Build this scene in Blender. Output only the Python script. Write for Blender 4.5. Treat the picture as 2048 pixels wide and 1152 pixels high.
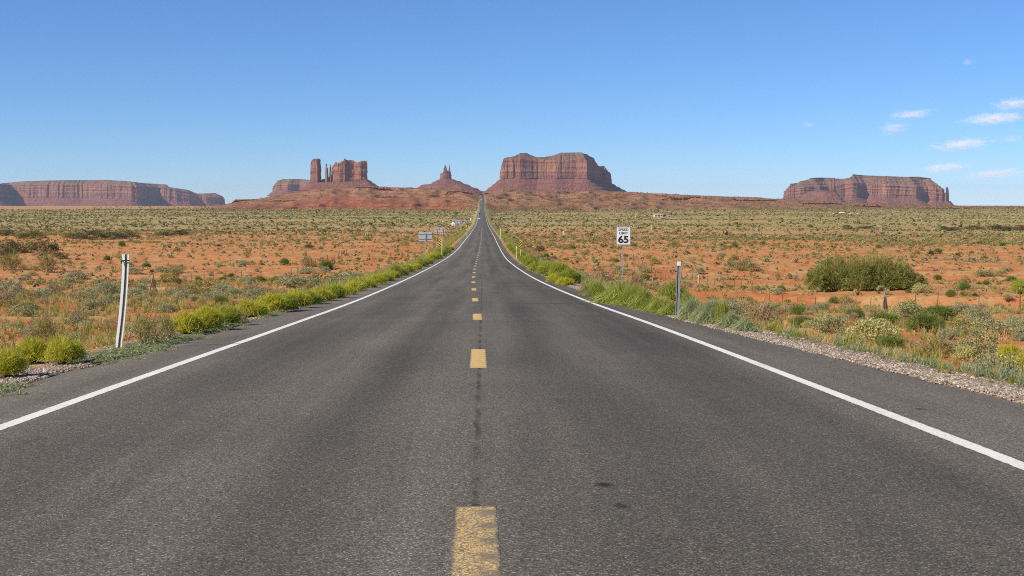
import bpy, math, random
import numpy as np
from mathutils import Vector

for o in list(bpy.data.objects):
    bpy.data.objects.remove(o)
scene = bpy.context.scene
COL = scene.collection
RAD = math.radians

# ------------------------------------------------------------------ camera, sky, sun, exposure
EYE = 1.33                       # eye height over the road, world origin on the road under the camera
FPX, HROW, VPX = 2600.0, 410.0, 965.0
PITCH = math.atan((576 - HROW) / FPX)
YAW = math.atan((1024 - VPX) / FPX)
cd = bpy.data.cameras.new('camera')
cam = bpy.data.objects.new('camera', cd)
COL.objects.link(cam)
cd.sensor_width = 36.0
cd.lens = FPX / 2048 * 36.0
cd.clip_start = 0.1
cd.clip_end = 120000
cam.location = (0, 0, EYE)
cam.rotation_euler = (math.pi / 2 - PITCH, 0, -YAW)
scene.camera = cam

SUN_EL, SUN_AZ = RAD(36), RAD(-118)          # azimuth measured from +Y (view) towards +X
S = Vector((math.sin(SUN_AZ) * math.cos(SUN_EL), math.cos(SUN_AZ) * math.cos(SUN_EL), math.sin(SUN_EL)))
world = bpy.data.worlds.new('World')
scene.world = world
world.use_nodes = True
wn, wl = world.node_tree.nodes, world.node_tree.links
wn.clear()
w_out = wn.new('ShaderNodeOutputWorld')
w_bg = wn.new('ShaderNodeBackground')
w_sky = wn.new('ShaderNodeTexSky')
w_sky.sky_type = 'NISHITA'
w_sky.sun_disc = False
w_sky.sun_elevation = SUN_EL
w_sky.sun_rotation = SUN_AZ
w_sky.altitude = 6000
w_sky.air_density = 1.6
w_sky.dust_density = 0.0
w_sky.ozone_density = 10.0
w_bg.inputs['Strength'].default_value = 0.10
wl.new(w_sky.outputs[0], w_bg.inputs['Color'])
wl.new(w_bg.outputs[0], w_out.inputs['Surface'])

sd = bpy.data.lights.new('sun', 'SUN')
sd.energy = 5.0
sd.angle = RAD(0.53)
sd.color = (1.0, 0.90, 0.74)
sun = bpy.data.objects.new('sun', sd)
sun.rotation_euler = S.to_track_quat('Z', 'Y').to_euler()
sun.location = (-200, -100, 200)
COL.objects.link(sun)

scene.view_settings.view_transform = 'Standard'
scene.view_settings.look = 'None'
scene.view_settings.exposure = 0.37
scene.view_settings.gamma = 1.0
scene.render.engine = 'CYCLES'
scene.cycles.max_bounces = 6
scene.cycles.diffuse_bounces = 3
scene.cycles.glossy_bounces = 2
scene.cycles.transmission_bounces = 3
scene.cycles.transparent_max_bounces = 8
scene.cycles.volume_bounces = 4
scene.cycles.volume_max_steps = 64
scene.cycles.use_denoising = False
scene.cycles.filter_width = 1.0
scene.cycles.caustics_reflective = False
scene.cycles.caustics_refractive = False

# ------------------------------------------------------------------ small helpers
rng = np.random.default_rng(11)
CA, SA = math.cos(math.pi / 2 - PITCH), math.sin(math.pi / 2 - PITCH)
CB, SB = math.cos(-YAW), math.sin(-YAW)

def ray(px, py):
    """direction (per metre of Y) through a photograph pixel; also works on arrays"""
    px = np.asarray(px, float); py = np.asarray(py, float)
    x = (px - 1024) / FPX; y = -(py - 576) / FPX; z = -np.ones_like(x + y)
    y, z = y * CA - z * SA, y * SA + z * CA
    x, y = x * CB - y * SB, x * SB + y * CB
    return x / y, z / y

def at(px, py, Y):
    a, b = ray(px, py)
    return np.array([a * Y, Y + 0 * a, EYE + b * Y])

def to_px(x, y, z):
    X = np.asarray(x, float); Y = np.asarray(y, float); Z = np.asarray(z, float) - EYE
    cx, cy = X * CB + Y * SB, -X * SB + Y * CB
    vy, vz = cy * CA + Z * SA, -cy * SA + Z * CA
    return 1024 + FPX * cx / -vz, 576 - FPX * vy / -vz

def _hash(ix, iy, seed):
    h = (ix.astype(np.int64) * 374761393 + iy.astype(np.int64) * 668265263 + seed * 974634777) & 0xFFFFFFFF
    h = ((h ^ (h >> 13)) * 1274126177) & 0xFFFFFFFF
    h = ((h ^ (h >> 16)) * 2246822519) & 0xFFFFFFFF
    return ((h ^ (h >> 15)) & 0xFFFFFF) / float(0xFFFFFF)

def noise2(x, y, seed=0):
    x, y = np.broadcast_arrays(np.asarray(x, float), np.asarray(y, float))
    ix, iy = np.floor(x), np.floor(y)
    fx, fy = x - ix, y - iy
    fx = fx * fx * (3 - 2 * fx); fy = fy * fy * (3 - 2 * fy)
    a, b = _hash(ix, iy, seed), _hash(ix + 1, iy, seed)
    c, d = _hash(ix, iy + 1, seed), _hash(ix + 1, iy + 1, seed)
    return (a + (b - a) * fx) * (1 - fy) + (c + (d - c) * fx) * fy

def fbm(x, y, seed=0, octv=4):
    s, a, t = 0, 1.0, 0
    for k in range(octv):
        s = s + a * noise2(x * 2 ** k + 17.3 * k, y * 2 ** k - 9.1 * k, seed + k * 31)
        t += a; a *= 0.5
    return s / t

def smooth(a, b, x):
    t = np.clip((x - a) / (b - a), 0, 1)
    return t * t * (3 - 2 * t)

def mesh_np(name, V, F, mats, smooth_shade=False, midx=None):
    """F: (n,4) or (n,3) int array (quads with repeated last index are not used)"""
    me = bpy.data.meshes.new(name)
    V = np.asarray(V, np.float32); F = np.asarray(F, np.int32)
    k = F.shape[1]
    me.vertices.add(len(V)); me.vertices.foreach_set('co', V.ravel())
    me.loops.add(F.size); me.loops.foreach_set('vertex_index', F.ravel())
    me.polygons.add(len(F))
    me.polygons.foreach_set('loop_start', np.arange(0, F.size, k, dtype=np.int32))
    me.polygons.foreach_set('loop_total', np.full(len(F), k, np.int32))
    for m in (mats if isinstance(mats, (list, tuple)) else [mats]):
        me.materials.append(m)
    if midx is not None:
        me.polygons.foreach_set('material_index', np.asarray(midx, np.int32))
    me.polygons.foreach_set('use_smooth', np.full(len(F), bool(smooth_shade)))
    me.update(calc_edges=True)
    return me

def link(name, me, parent=None, loc=None, rz=0.0):
    o = bpy.data.objects.new(name, me)
    COL.objects.link(o)
    if loc is not None:
        o.location = [float(c) for c in loc]
    if rz:
        o.rotation_euler = (0, 0, float(rz))
    if parent is not None:
        o.parent = parent
    return o

def tag(o, label=None, cat=None, group=None, kind=None):
    if label: o['label'] = label
    if cat: o['category'] = cat
    if group: o['group'] = group
    if kind: o['kind'] = kind
    return o

def thing(name, label, cat, loc, rz=0.0, group=None):
    return tag(link(name, None, None, loc, rz), label, cat, group)

class MB:
    """collects boxes, tubes and prisms; build() makes ONE mesh object"""
    def __init__(self): self.v, self.f = [], []
    def add(self, vs, fs):
        n = len(self.v); self.v += [tuple(float(c) for c in p) for p in vs]
        self.f += [tuple(n + i for i in q) for q in fs]; return self
    def box(self, c, s, rz=0.0, bev=0.0):
        cx, cy, cz = c; hx, hy, hz = s[0] / 2, s[1] / 2, s[2] / 2
        co, si = math.cos(rz), math.sin(rz)
        vs = []
        for z in (-hz, hz):
            for x, y in ((-hx, -hy), (hx, -hy), (hx, hy), (-hx, hy)):
                vs.append((cx + x * co - y * si, cy + x * si + y * co, cz + z))
        return self.add(vs, [(3, 2, 1, 0), (4, 5, 6, 7), (0, 1, 5, 4), (1, 2, 6, 5), (2, 3, 7, 6), (3, 0, 4, 7)])
    def tube(self, pts, rad, n=8):
        pts = [Vector(p) for p in pts]
        if not isinstance(rad, (list, tuple)): rad = [rad] * len(pts)
        rings = []
        for i, p in enumerate(pts):
            d = (pts[min(i + 1, len(pts) - 1)] - pts[max(i - 1, 0)]).normalized()
            a = d.orthogonal().normalized() if i == 0 else (a - d * a.dot(d)).normalized()
            b = d.cross(a)
            rings.append([p + (a * math.cos(2 * math.pi * k / n) + b * math.sin(2 * math.pi * k / n)) * rad[i] for k in range(n)])
        vs = [q for r in rings for q in r]; fs = []
        for i in range(len(pts) - 1):
            for k in range(n):
                fs.append((i * n + k, i * n + (k + 1) % n, (i + 1) * n + (k + 1) % n, (i + 1) * n + k))
        fs.append(tuple(reversed(range(n)))); fs.append(tuple((len(pts) - 1) * n + k for k in range(n)))
        return self.add(vs, fs)
    def prism(self, poly, axis, a, b):
        """poly in the two other axes (in x,y,z order), extruded along axis from a to b"""
        n = len(poly); vs = []
        for t in (a, b):
            for u, w in poly:
                vs.append({'x': (t, u, w), 'y': (u, t, w), 'z': (u, w, t)}[axis])
        fs = [tuple(range(n)), tuple(reversed(range(n, 2 * n)))]
        fs += [(i, i + n, (i + 1) % n + n, (i + 1) % n) for i in range(n)]
        return self.add(vs, fs)
    def build(self, name, m, parent=None, loc=None, rz=0.0, bevel=0.0, smooth_shade=False):
        me = bpy.data.meshes.new(name)
        me.from_pydata(self.v, [], self.f)
        import bmesh
        bm = bmesh.new(); bm.from_mesh(me)
        bmesh.ops.recalc_face_normals(bm, faces=bm.faces)
        if bevel:
            bmesh.ops.bevel(bm, geom=list(bm.edges), offset=bevel, segments=2, affect='EDGES', clamp_overlap=True)
        bm.to_mesh(me); bm.free()
        for mm in (m if isinstance(m, (list, tuple)) else [m]): me.materials.append(mm)
        if smooth_shade:
            for p in me.polygons: p.use_smooth = True
        return link(name, me, parent, loc, rz)

# ------------------------------------------------------------------ node helper
class NT:
    def __init__(self, name, rough=0.9, spec=0.25):
        self.m = bpy.data.materials.new(name); self.m.use_nodes = True
        self.n, self.l = self.m.node_tree.nodes, self.m.node_tree.links
        self.b = self.n['Principled BSDF']
        self.b.inputs['Roughness'].default_value = rough
        self.b.inputs['Specular IOR Level'].default_value = spec
    def _in(self, s, v):
        if v is None: return
        if hasattr(v, 'is_output') or hasattr(v, 'links'): self.l.new(v, s)
        elif isinstance(v, (tuple, list)):
            s.default_value = tuple(v) + (1,) if len(v) == 3 and len(s.default_value) == 4 else v
        else: s.default_value = v
    def pos(self): return self.n.new('ShaderNodeNewGeometry').outputs['Position']
    def obj(self): return self.n.new('ShaderNodeTexCoord').outputs['Object']
    def sep(self, v):
        s = self.n.new('ShaderNodeSeparateXYZ'); self.l.new(v, s.inputs[0]); return s.outputs
    def comb(self, x, y, z):
        s = self.n.new('ShaderNodeCombineXYZ')
        for k, v in enumerate((x, y, z)): self._in(s.inputs[k], v)
        return s.outputs[0]
    def scale(self, v, sc):
        s = self.n.new('ShaderNodeVectorMath'); s.operation = 'MULTIPLY'
        self._in(s.inputs[0], v); s.inputs[1].default_value = sc; return s.outputs[0]
    def vadd(self, v, w):
        s = self.n.new('ShaderNodeVectorMath'); s.operation = 'ADD'
        self._in(s.inputs[0], v); self._in(s.inputs[1], w); return s.outputs[0]
    def noise(self, v, sc, det=3, rough=0.55, color=False):
        s = self.n.new('ShaderNodeTexNoise'); self.l.new(v, s.inputs['Vector'])
        s.inputs['Scale'].default_value = sc; s.inputs['Detail'].default_value = det
        s.inputs['Roughness'].default_value = rough
        return s.outputs['Color' if color else 'Fac']
    def voro(self, v, sc, out='Color', feat='F1'):
        s = self.n.new('ShaderNodeTexVoronoi'); s.feature = feat; self.l.new(v, s.inputs['Vector'])
        s.inputs['Scale'].default_value = sc; return s.outputs[out]
    def math(self, op, a, b=None, clamp=False):
        s = self.n.new('ShaderNodeMath'); s.operation = op; s.use_clamp = clamp
        self._in(s.inputs[0], a); self._in(s.inputs[1], b); return s.outputs[0]
    def ramp(self, f, stops):
        s = self.n.new('ShaderNodeValToRGB'); self.l.new(f, s.inputs[0])
        e = s.color_ramp.elements
        while len(e) < len(stops): e.new(0.5)
        for k, (p, c) in enumerate(stops):
            e[k].position = p; c = c if isinstance(c, (tuple, list)) else (c, c, c)
            e[k].color = tuple(c) + (1,)
        return s.outputs[0]
    def map(self, f, a, b, c=0.0, d=1.0):
        s = self.n.new('ShaderNodeMapRange'); s.clamp = True
        self._in(s.inputs[0], f)
        for k, v in enumerate((a, b, c, d)): self._in(s.inputs[k + 1], v)
        return s.outputs[0]
    def mix(self, f, a, b, mode='MIX'):
        s = self.n.new('ShaderNodeMix'); s.data_type = 'RGBA'; s.blend_type = mode
        self._in(s.inputs[0], f); self._in(s.inputs[6], a); self._in(s.inputs[7], b); return s.outputs[2]
    def attr(self, name):
        s = self.n.new('ShaderNodeAttribute'); s.attribute_name = name; return s.outputs['Fac']
    def rnd_obj(self): return self.n.new('ShaderNodeObjectInfo').outputs['Random']
    def rnd_isl(self): return self.n.new('ShaderNodeNewGeometry').outputs['Random Per Island']
    def bump(self, h, strength, dist):
        s = self.n.new('ShaderNodeBump'); s.inputs['Strength'].default_value = strength
        s.inputs['Distance'].default_value = dist; self.l.new(h, s.inputs['Height'])
        self.l.new(s.outputs[0], self.b.inputs['Normal'])
    def color(self, c): self._in(self.b.inputs['Base Color'], c); return self
    def rough(self, r): self._in(self.b.inputs['Roughness'], r); return self

def plain(name, col, rough=0.6, metal=0.0, var=0.12, sc=9.0, spec=0.4):
    t = NT(name, rough, spec)
    n = t.noise(t.obj(), sc, 4)
    t.color(t.mix(t.map(n, 0.3, 0.7), tuple(c * (1 - var) for c in col), tuple(min(1, c * (1 + var)) for c in col)))
    t.b.inputs['Metallic'].default_value = metal
    return t.m

# ------------------------------------------------------------------ road profile and terrain
_R = [(-40, .10), (0, -1.33), (10.4, -1.735), (13.9, -1.875), (18.5, -2.06), (23.8, -2.28), (27.7, -2.44), (33.7, -2.70),
      (41.5, -3.02), (52.9, -3.45), (60.8, -3.73), (71.3, -4.09), (83, -4.47), (99.4, -4.95), (120.6, -5.55), (152, -6.35),
      (180, -6.93), (217, -7.50), (251, -7.83), (281, -8.08), (324, -8.45), (364, -8.80), (457, -9.62), (538, -10.33),
      (680, -11.5), (791, -12.12), (928, -12.46), (1085, -12.1), (1245, -11.1), (1408, -10.2), (1700, -9.1), (1981, -7.4),
      (2232, -4.0), (2426, 1.0), (2798, 9.0), (3295, 19.2), (3480, 31.0), (3600, 30.0), (60000, 0)]
RY = np.array([a for a, b in _R], float); RZ = np.array([b for a, b in _R], float) + EYE
_yy = 30 * np.sinh(np.arange(math.asinh(-40 / 30), math.asinh(3700 / 30), .012))
_zz = np.interp(_yy, RY, RZ)
for _ in range(40):
    _zz[1:-1] = _zz[1:-1] * 0.5 + 0.25 * (_zz[:-2] + _zz[2:])
CXY = np.array([-40, 0, 24, 34, 50, 70, 100, 150, 180, 217, 280, 324, 400, 900, 1400, 3300, 60000.])
CXX = np.array([0, 0, -.05, -.14, -.30, -.48, -.60, -.66, -.58, -.46, -.38, -.3, -.2, -.2, -.45, -.8, -.8])
LLINE, RLINE, CLINE = -3.82, 3.51, -0.10

def road_z(y): return np.interp(y, _yy, _zz)
_cx = np.interp(_yy, CXY, CXX)
for _ in range(120):
    _cx[1:-1] = _cx[1:-1] * 0.5 + 0.25 * (_cx[:-2] + _cx[2:])
def road_x(y): return np.interp(y, _yy, _cx)
def edge_l(y): return LLINE - np.interp(y, [0, 9, 14, 40, 400], [1.1, 1.15, 1.3, 1.3, 1.2]) - 0.10 * (fbm(y * 0.9, 3.3, 5) - .5) - .12 * (noise2(y * 3.1, 1.1, 6) - .5)
def edge_r(y): return RLINE + np.interp(y, [0, 9, 13, 22, 30, 60, 400], [1.95, 1.9, 1.75, 1.3, 1.1, 1.0, 1.2]) + 0.10 * (fbm(y * 0.9, 7.7, 8) - .5) + .12 * (noise2(y * 3.1, 4.1, 9) - .5)

PY = np.array([-40, 0, 20, 40, 77, 103, 145, 200, 300, 500, 700, 1000, 1500, 2300, 4000, 60000.])
PL = np.array([-1.4, -2.4, -2.9, -3.9, -5.4, -6.5, -8.3, -9.6, -10.6, -11.6, -12.6, -13.0, -12.4, -10.5, -11.0, -11.0]) + EYE
PR = np.array([-1.4, -2.7, -3.4, -4.5, -6.3, -7.7, -9.0, -10.0, -11.0, -12.0, -12.8, -13.0, -12.0, -10.0, -11.0, -11.0]) + EYE
CRP = np.array([-900, 300, 440, 470, 520, 560, 600, 640, 680, 740, 775, 830, 900, 965, 1000, 1060, 1130, 1240, 1330, 1400, 1480, 1560, 1640, 1700, 1800, 1900, 2048, 3200.])
CRR = np.array([413.5, 413.5, 412, 404, 397, 390, 384, 378, 374.5, 372.5, 374.5, 376, 377.5, 379, 378, 380, 382.5, 383, 388, 391, 394, 398, 401, 405, 409, 411.5, 412.5, 413])
Y0P = np.array([-900, 300, 450, 700, 880, 965, 1030, 1240, 1500, 1800, 2048, 3200.])
Y0V = np.array([3150, 3150, 3050, 2950, 2600, 2100, 2300, 2450, 2600, 2750, 2800, 2800.])
YC = 3500.0

def terrain(x, y):
    x, y = np.broadcast_arrays(np.asarray(x, float), np.asarray(y, float))
    lat = x - road_x(y); R = road_z(y)
    e = np.maximum(lat - edge_r(y), edge_l(y) - lat)
    k = smooth(-8, 8, lat)
    p = np.interp(y, PY, PL) * (1 - k) + np.interp(y, PY, PR) * k
    far = smooth(4, 30, np.abs(lat))
    p = p + far * smooth(10, 60, y) * (1.2 * (fbm(x / 45, y / 45, 21, 3) - .5) + np.clip(y / 300, 0.2, 2.2) * 2.6 * (fbm(x / 160, y / 110, 23, 3) - .5)
                                       + np.clip(y / 900, 0, 3) * 1.6 * (fbm(x / 900, y / 700, 29, 2) - .5))
    # dry wash with a cut bank on both sides of the road
    wash = np.exp(-((y - 185 - 14 * np.sin(x / 31.0) - 10 * (fbm(x / 25, 1.5, 33) - .5)) / 17.0) ** 2)
    p = p - 1.5 * wash * smooth(9, 26, np.abs(lat)) * smooth(300, 120, np.abs(x))
    bank = smooth(0, 1.2, y - (122 + 9 * np.sin(x / 13.0) + 16 * (fbm(x / 19, 2.5, 35) - .5)))
    p = p - (0.55 + .45 * (lat > 0)) * (1 - bank) * smooth(10, 16, np.abs(lat)) * smooth(150, 110, y) * smooth(60, 100, y) + 0.0
    mic = smooth(0.6, 3, e) * smooth(900, 100, y)
    p = p + mic * (0.34 * (fbm(x / 3.2, y / 3.2, 41, 4) - .5) + .8 * smooth(70, 140, y) * (fbm(x / 16, y / 9, 43, 4) - .5) + 0.16 * (fbm(x / .7, y / .7, 47, 3) - .5))
    # rising red hills that carry the road to the skyline
    s = np.arctan2(x, np.maximum(y, 1)) - YAW
    px = 1024 + FPX * np.tan(np.clip(s, -1.2, 1.2))
    y0 = np.interp(px, Y0P, Y0V) + 160 * (fbm(px / 45, y / 900, 51, 3) - .5) * smooth(20, 90, np.abs(px - 965))
    zc = EYE + (HROW - np.interp(px, CRP, CRR)) / FPX * YC
    t = np.clip((y - y0) / (YC - y0), 0, 1)
    hl = (zc - p) * (0.55 * t + 0.45 * t * t * (3 - 2 * t))
    rough = smooth(6, 25, zc)
    hl = hl + rough * smooth(0.02, 0.25, t) * (1 - smooth(.86, 1, t)) * (9.0 * (fbm(x / 120, y / 120, 55, 5) - .5) + 7 * (0.5 - np.abs(fbm(x / 60, y / 210, 57, 3) - .5) * 4))
    st = 6.5 + 2.5 * noise2(x / 300, y / 300, 59)
    q = (hl + 2.2 * fbm(x / 90, y / 90, 61, 3)) / st
    fr = q - np.floor(q)
    ter = (np.floor(q) + smooth(0.55, 0.9, fr)) * st - 1.1
    tm = smooth(0.30, 0.55, fbm(x / 260, y / 120, 63, 3)) * rough * smooth(0.01, .05, t) * (1 - smooth(.92, 1, t))
    hl = hl * (1 - .85 * tm) + ter * .85 * tm
    hl = np.where(y > YC, (zc - p) * (1 - smooth(YC, 5200, y)), hl)
    p = p + hl
    g = 0.06 + 0.05 * np.clip(e, 0, 1)
    sl = 0.30 * np.clip(e - 0.9, 0, None)
    h = np.clip(p, R - g - sl, R - g + sl)
    h = h + 0.05 * (fbm(x / .35, y / .35, 71, 2) - .5) * smooth(0.1, .6, e) * smooth(80, 40, y)
    under = R - 0.22
    w = smooth(-0.35, 0.02, e)
    return under * (1 - w) + h * w

def ground_at(px, row):
    """first point where the ray through a photograph pixel meets the terrain"""
    ys = np.geomspace(4, 3450, 2600)
    a, b = ray(px, row)
    d = EYE + b * ys - terrain(a * ys, ys)
    k = int(np.argmax(d < 0)) if (d < 0).any() else len(ys) - 1
    Y = ys[k]
    return np.array([a * Y, Y, float(terrain(a * Y, Y))])

def seat(x, y): return np.array([x, y, float(terrain(x, y))])

rows = [np.arange(-14, 30, 0.25)]
y = 30.0; r2 = []
while y < 21000:
    r2.append(y)
    y += max(0.25, y * 0.0095) if y < 900 else (min(y * 0.0095, 9.0) if 2000 < y < 3620 else y * (0.0095 if y < 5200 else 0.04))
YS = np.concatenate(rows + [np.array(r2)])
inner = np.concatenate([[0.0, 1.5, 3.0, 3.9], np.arange(4.3, 6.6, 0.13), np.arange(6.7, 12, 0.35)])
u = np.concatenate([np.linspace(0, .45, 380)[1:], np.linspace(.45, 1.0, 60)[1:]])
half_fix = np.concatenate([inner, np.full(len(u), 12.0)])
half_fan = np.concatenate([np.zeros(len(inner)), u])
fix = np.concatenate([-half_fix[:0:-1], half_fix]); fan = np.concatenate([-half_fan[:0:-1], half_fan])
GX = road_x(YS)[:, None] + fix[None, :] + fan[None, :] * (YS[:, None] + 42)
GY = np.repeat(YS[:, None], len(fix), 1)
GZ = terrain(GX, GY)
nr, nc = GX.shape
idx = np.arange(nr * nc).reshape(nr, nc)
GF = np.stack([idx[:-1, :-1], idx[:-1, 1:], idx[1:, 1:], idx[1:, :-1]], -1).reshape(-1, 4)

# what grows where: 0..1 scrub cover, used by the ground colour and by the planting
def cover(x, y):
    lat = np.abs(x - road_x(y))
    cl_ = np.interp(y, [0, 60, 110, 150, 220, 330, 430, 520, 640, 2300, 2600, 3000], [.9, .9, .75, .50, .34, .34, .46, .74, .97, .97, .6, .35])
    cr_ = np.interp(y, [0, 60, 110, 150, 190, 250, 330, 430, 520, 640, 2300, 2600, 3000], [.9, .9, .6, .38, .36, .52, .62, .70, .80, .97, .97, .6, .35])
    c = np.where(x > 0, cr_, cl_)
    n = fbm(x / 85, y / 55, 81, 5)
    c = c + (n - .5) * 1.7 * np.interp(y, [0, 60, 150, 600, 900, 2000], [.5, .6, 1, .85, .75, .5])
    return np.clip(c, 0, 1)

e_at = np.maximum(GX - road_x(GY) - edge_r(GY), edge_l(GY) - (GX - road_x(GY)))
s_ = np.arctan2(GX, np.maximum(GY, 1)) - YAW
pxs = 1024 + FPX * np.tan(np.clip(s_, -1.2, 1.2))
hill_m = smooth(-120, 60, GY - np.interp(pxs, Y0P, Y0V)) * smooth(380, 460, pxs) * (1 - smooth(4200, 5200, GY))
red_m = hill_m * smooth(1000, 880, pxs) * smooth(.55, .25, (GY - np.interp(pxs, Y0P, Y0V)) / (YC - np.interp(pxs, Y0P, Y0V)) + .5 * (fbm(pxs / 60, GY / 200, 91) - .5))
veg_m = cover(GX, GY) * smooth(260, 900, GY) * (1 - hill_m)
grav_m = smooth(1.5, 0.5, e_at + .5 * (fbm(GX * 1.3, GY * 1.3, 95) - .5)) * smooth(260, 60, GY) * np.where(GX > 0, 1, .8)
strip_m = smooth(5.5, 1.5, e_at) * smooth(150, 400, GY) * (1 - smooth(2600, 3300, GY) * .5)

# ------------------------------------------------------------------ materials of the setting
t = NT('ground_mat', 0.95, 0.1)
P = t.pos()
n1 = t.noise(P, 0.035, 5); n2 = t.noise(P, 0.45, 7, .66); n3 = t.noise(P, 9.0, 4, .7)
sand = t.ramp(n2, [(.28, (.31, .105, .035)), (.5, (.47, .172, .058)), (.74, (.56, .255, .095))])
sand = t.mix(t.map(n1, .45, .62, 0, .55), sand, (.53, .225, .08))
sand = t.mix(t.map(n3, .42, .75, 0, .45), sand, (.40, .15, .065))
straw = t.mix(n3, (.40, .27, .11), (.50, .37, .18))
dry = t.map(t.math('MULTIPLY', t.noise(P, .22, 5, .65), t.map(n3, .2, .65, .75, 1.15)), .47, .60, 0, .75)
base = t.mix(dry, sand, straw)
vegn = t.noise(t.scale(P, (1, .45, 1)), .16, 6, .75)
vegc = t.ramp(vegn, [(.28, (.15, .155, .065)), (.5, (.29, .275, .125)), (.72, (.40, .355, .175))])
base = t.mix(t.math('MULTIPLY', t.attr('veg'), t.map(t.noise(P, .05, 6, .7), .30, .52, .25, .94)), base, vegc)
hn = t.noise(t.scale(P, (1, 1, 3)), .03, 7, .68)
hillc = t.ramp(hn, [(.30, (.135, .064, .036)), (.46, (.225, .108, .06)), (.58, (.27, .145, .082)), (.75, (.25, .17, .088))])
hred = t.ramp(t.noise(t.scale(P, (1, 1, 4)), .025, 7, .7), [(.3, (.13, .047, .027)), (.52, (.25, .088, .046)), (.72, (.33, .14, .075))])
base = t.mix(t.attr('hill'), base, t.mix(t.attr('redness'), hillc, hred))
base = t.mix(t.math('MULTIPLY', t.attr('strip'), .7), base, t.mix(vegn, (.16, .19, .055), (.36, .34, .15)))
gv = t.voro(P, 34.0, 'Color'); gs = t.sep(gv)
gravc = t.mix(t.map(t.noise(P, 3.0, 3), .35, .65), t.mix(gs[0], (.13, .105, .08), (.42, .36, .29)), t.mix(gs[1], (.22, .14, .09), (.40, .30, .21)))
base = t.mix(t.attr('gravel'), base, gravc)
t.color(base)
t.bump(t.math('ADD', t.math('MULTIPLY', n3, .5), n2), .9, .16)
ground_mat = t.m

me = mesh_np('ground', np.stack([GX, GY, GZ], -1).reshape(-1, 3), GF, ground_mat, True)
for nm, arr in (('veg', veg_m), ('hill', hill_m), ('redness', red_m), ('gravel', grav_m), ('strip', strip_m)):
    a = me.attributes.new(nm, 'FLOAT', 'POINT'); a.data.foreach_set('value', arr.astype(np.float32).ravel())
tag(link('ground', me), kind='structure')

# road sheet: own rows, shared with the markings
RYS = np.concatenate([np.arange(-14, 60, 0.25), np.geomspace(60, 3560, 420)])
def road_h(lat, y):
    crown = 0.012 * np.maximum(np.abs(lat - CLINE) - .9, 0)
    return road_z(y) - crown
fr = np.array([0, .04, .10, .2, .32, .42, .5, .58, .68, .8, .9, .96, 1.0])
el, er = edge_l(RYS), edge_r(RYS)
LAT = el[:, None] + (er - el)[:, None] * fr[None, :]
VX = road_x(RYS)[:, None] + LAT
VY = np.repeat(RYS[:, None], len(fr), 1)
VZ = np.stack([np.interp(RYS, RYS, road_h(LAT[:, k], RYS)) for k in range(len(fr))], 1)
VZ[:, 0] -= .05; VZ[:, -1] -= .05
idx = np.arange(VX.size).reshape(VX.shape)
RF = np.stack([idx[:-1, :-1], idx[:-1, 1:], idx[1:, 1:], idx[1:, :-1]], -1).reshape(-1, 4)

t = NT('asphalt_mat', 0.82, 0.22)
P = t.pos(); px_, py_, pz_ = t.sep(P)
def aggregate(t, P):
    a = t.sep(t.voro(P, 125.0, 'Color')); f = t.noise(P, 170.0, 3, .7)
    c = t.ramp(a[0], [(.0, (.034, .031, .025)), (.42, (.112, .100, .079)), (.78, (.195, .172, .136)), (.93, (.32, .285, .23)), (1.0, (.54, .49, .41))])
    c = t.mix(t.map(a[1], .0, 1.0, 0, .24), c, (.14, .108, .08))
    return t.mix(t.map(f, .3, .7, 0, .5), c, (.088, .078, .061)), a[0], f
agg, a0, fine = aggregate(t, P)
streak = t.noise(t.scale(P, (1.6, .03, 1)), 1.0, 5, .6)
blot = t.noise(P, .33, 5, .6)
tone = t.math('MULTIPLY', t.map(streak, .3, .7, .76, 1.22), t.map(blot, .3, .7, .88, 1.10))
# polished wheel paths and the darker seams between lanes
def band(c, w):
    return t.map(t.math('ABSOLUTE', t.math('SUBTRACT', px_, c)), w, w * .3, 0, 1)
wp = t.math('ADD', t.math('ADD', band(-2.75, .75), band(-1.0, .55)), t.math('ADD', band(.95, .55), band(2.55, 1.0)))
tone = t.math('MULTIPLY', tone, t.math('MULTIPLY', t.map(t.math('MULTIPLY', wp, t.map(t.noise(t.scale(P, (.9, .02, 1)), 1.0, 4, .6), .35, .62, .35, 1.0)), 0, 1, 1.0, .74), t.map(px_, -.3, .3, 1.03, .93)))
sh = t.math('GREATER_THAN', t.math('ABSOLUTE', t.math('ADD', px_, .155)), 3.75)
tone = t.math('MULTIPLY', tone, t.map(sh, 0, 1, 1.0, 1.16))
wig = t.math('MULTIPLY', t.math('SUBTRACT', t.noise(t.scale(P, (0, 1, 0)), 1.6, 5, .7), .5), .10)
seam = t.map(t.math('ABSOLUTE', t.math('SUBTRACT', t.math('ADD', px_, .04), wig)), .008, .035, .52, 1)
seam = t.map(t.noise(P, 1.4, 4), .42, .56, 1, seam)
tone = t.math('MULTIPLY', tone, seam)
def stain(cx, cy, rx, ry, k):
    v = t.vadd(P, t.scale(t.vadd(t.noise(P, 9.0, 4, .7, True), (-.5, -.5, -.5)), (rx * 1.6, ry * 1.6, 0)))
    x, y, z = t.sep(v)
    d = t.math('SQRT', t.math('ADD', t.math('POWER', t.math('DIVIDE', t.math('SUBTRACT', x, cx), rx), 2), t.math('POWER', t.math('DIVIDE', t.math('SUBTRACT', y, cy), ry), 2)))
    return t.map(d, .35, 1.0, k, 1)
for a in ((.70, 7.45, .075, .10, .25), (.735, 6.83, .06, .09, .45), (.66, 9.0, .06, .1, .75), (3.9, 11.4, .06, .08, .35), (.72, 11.8, .12, .3, .8)):
    tone = t.math('MULTIPLY', tone, stain(*a))
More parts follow.
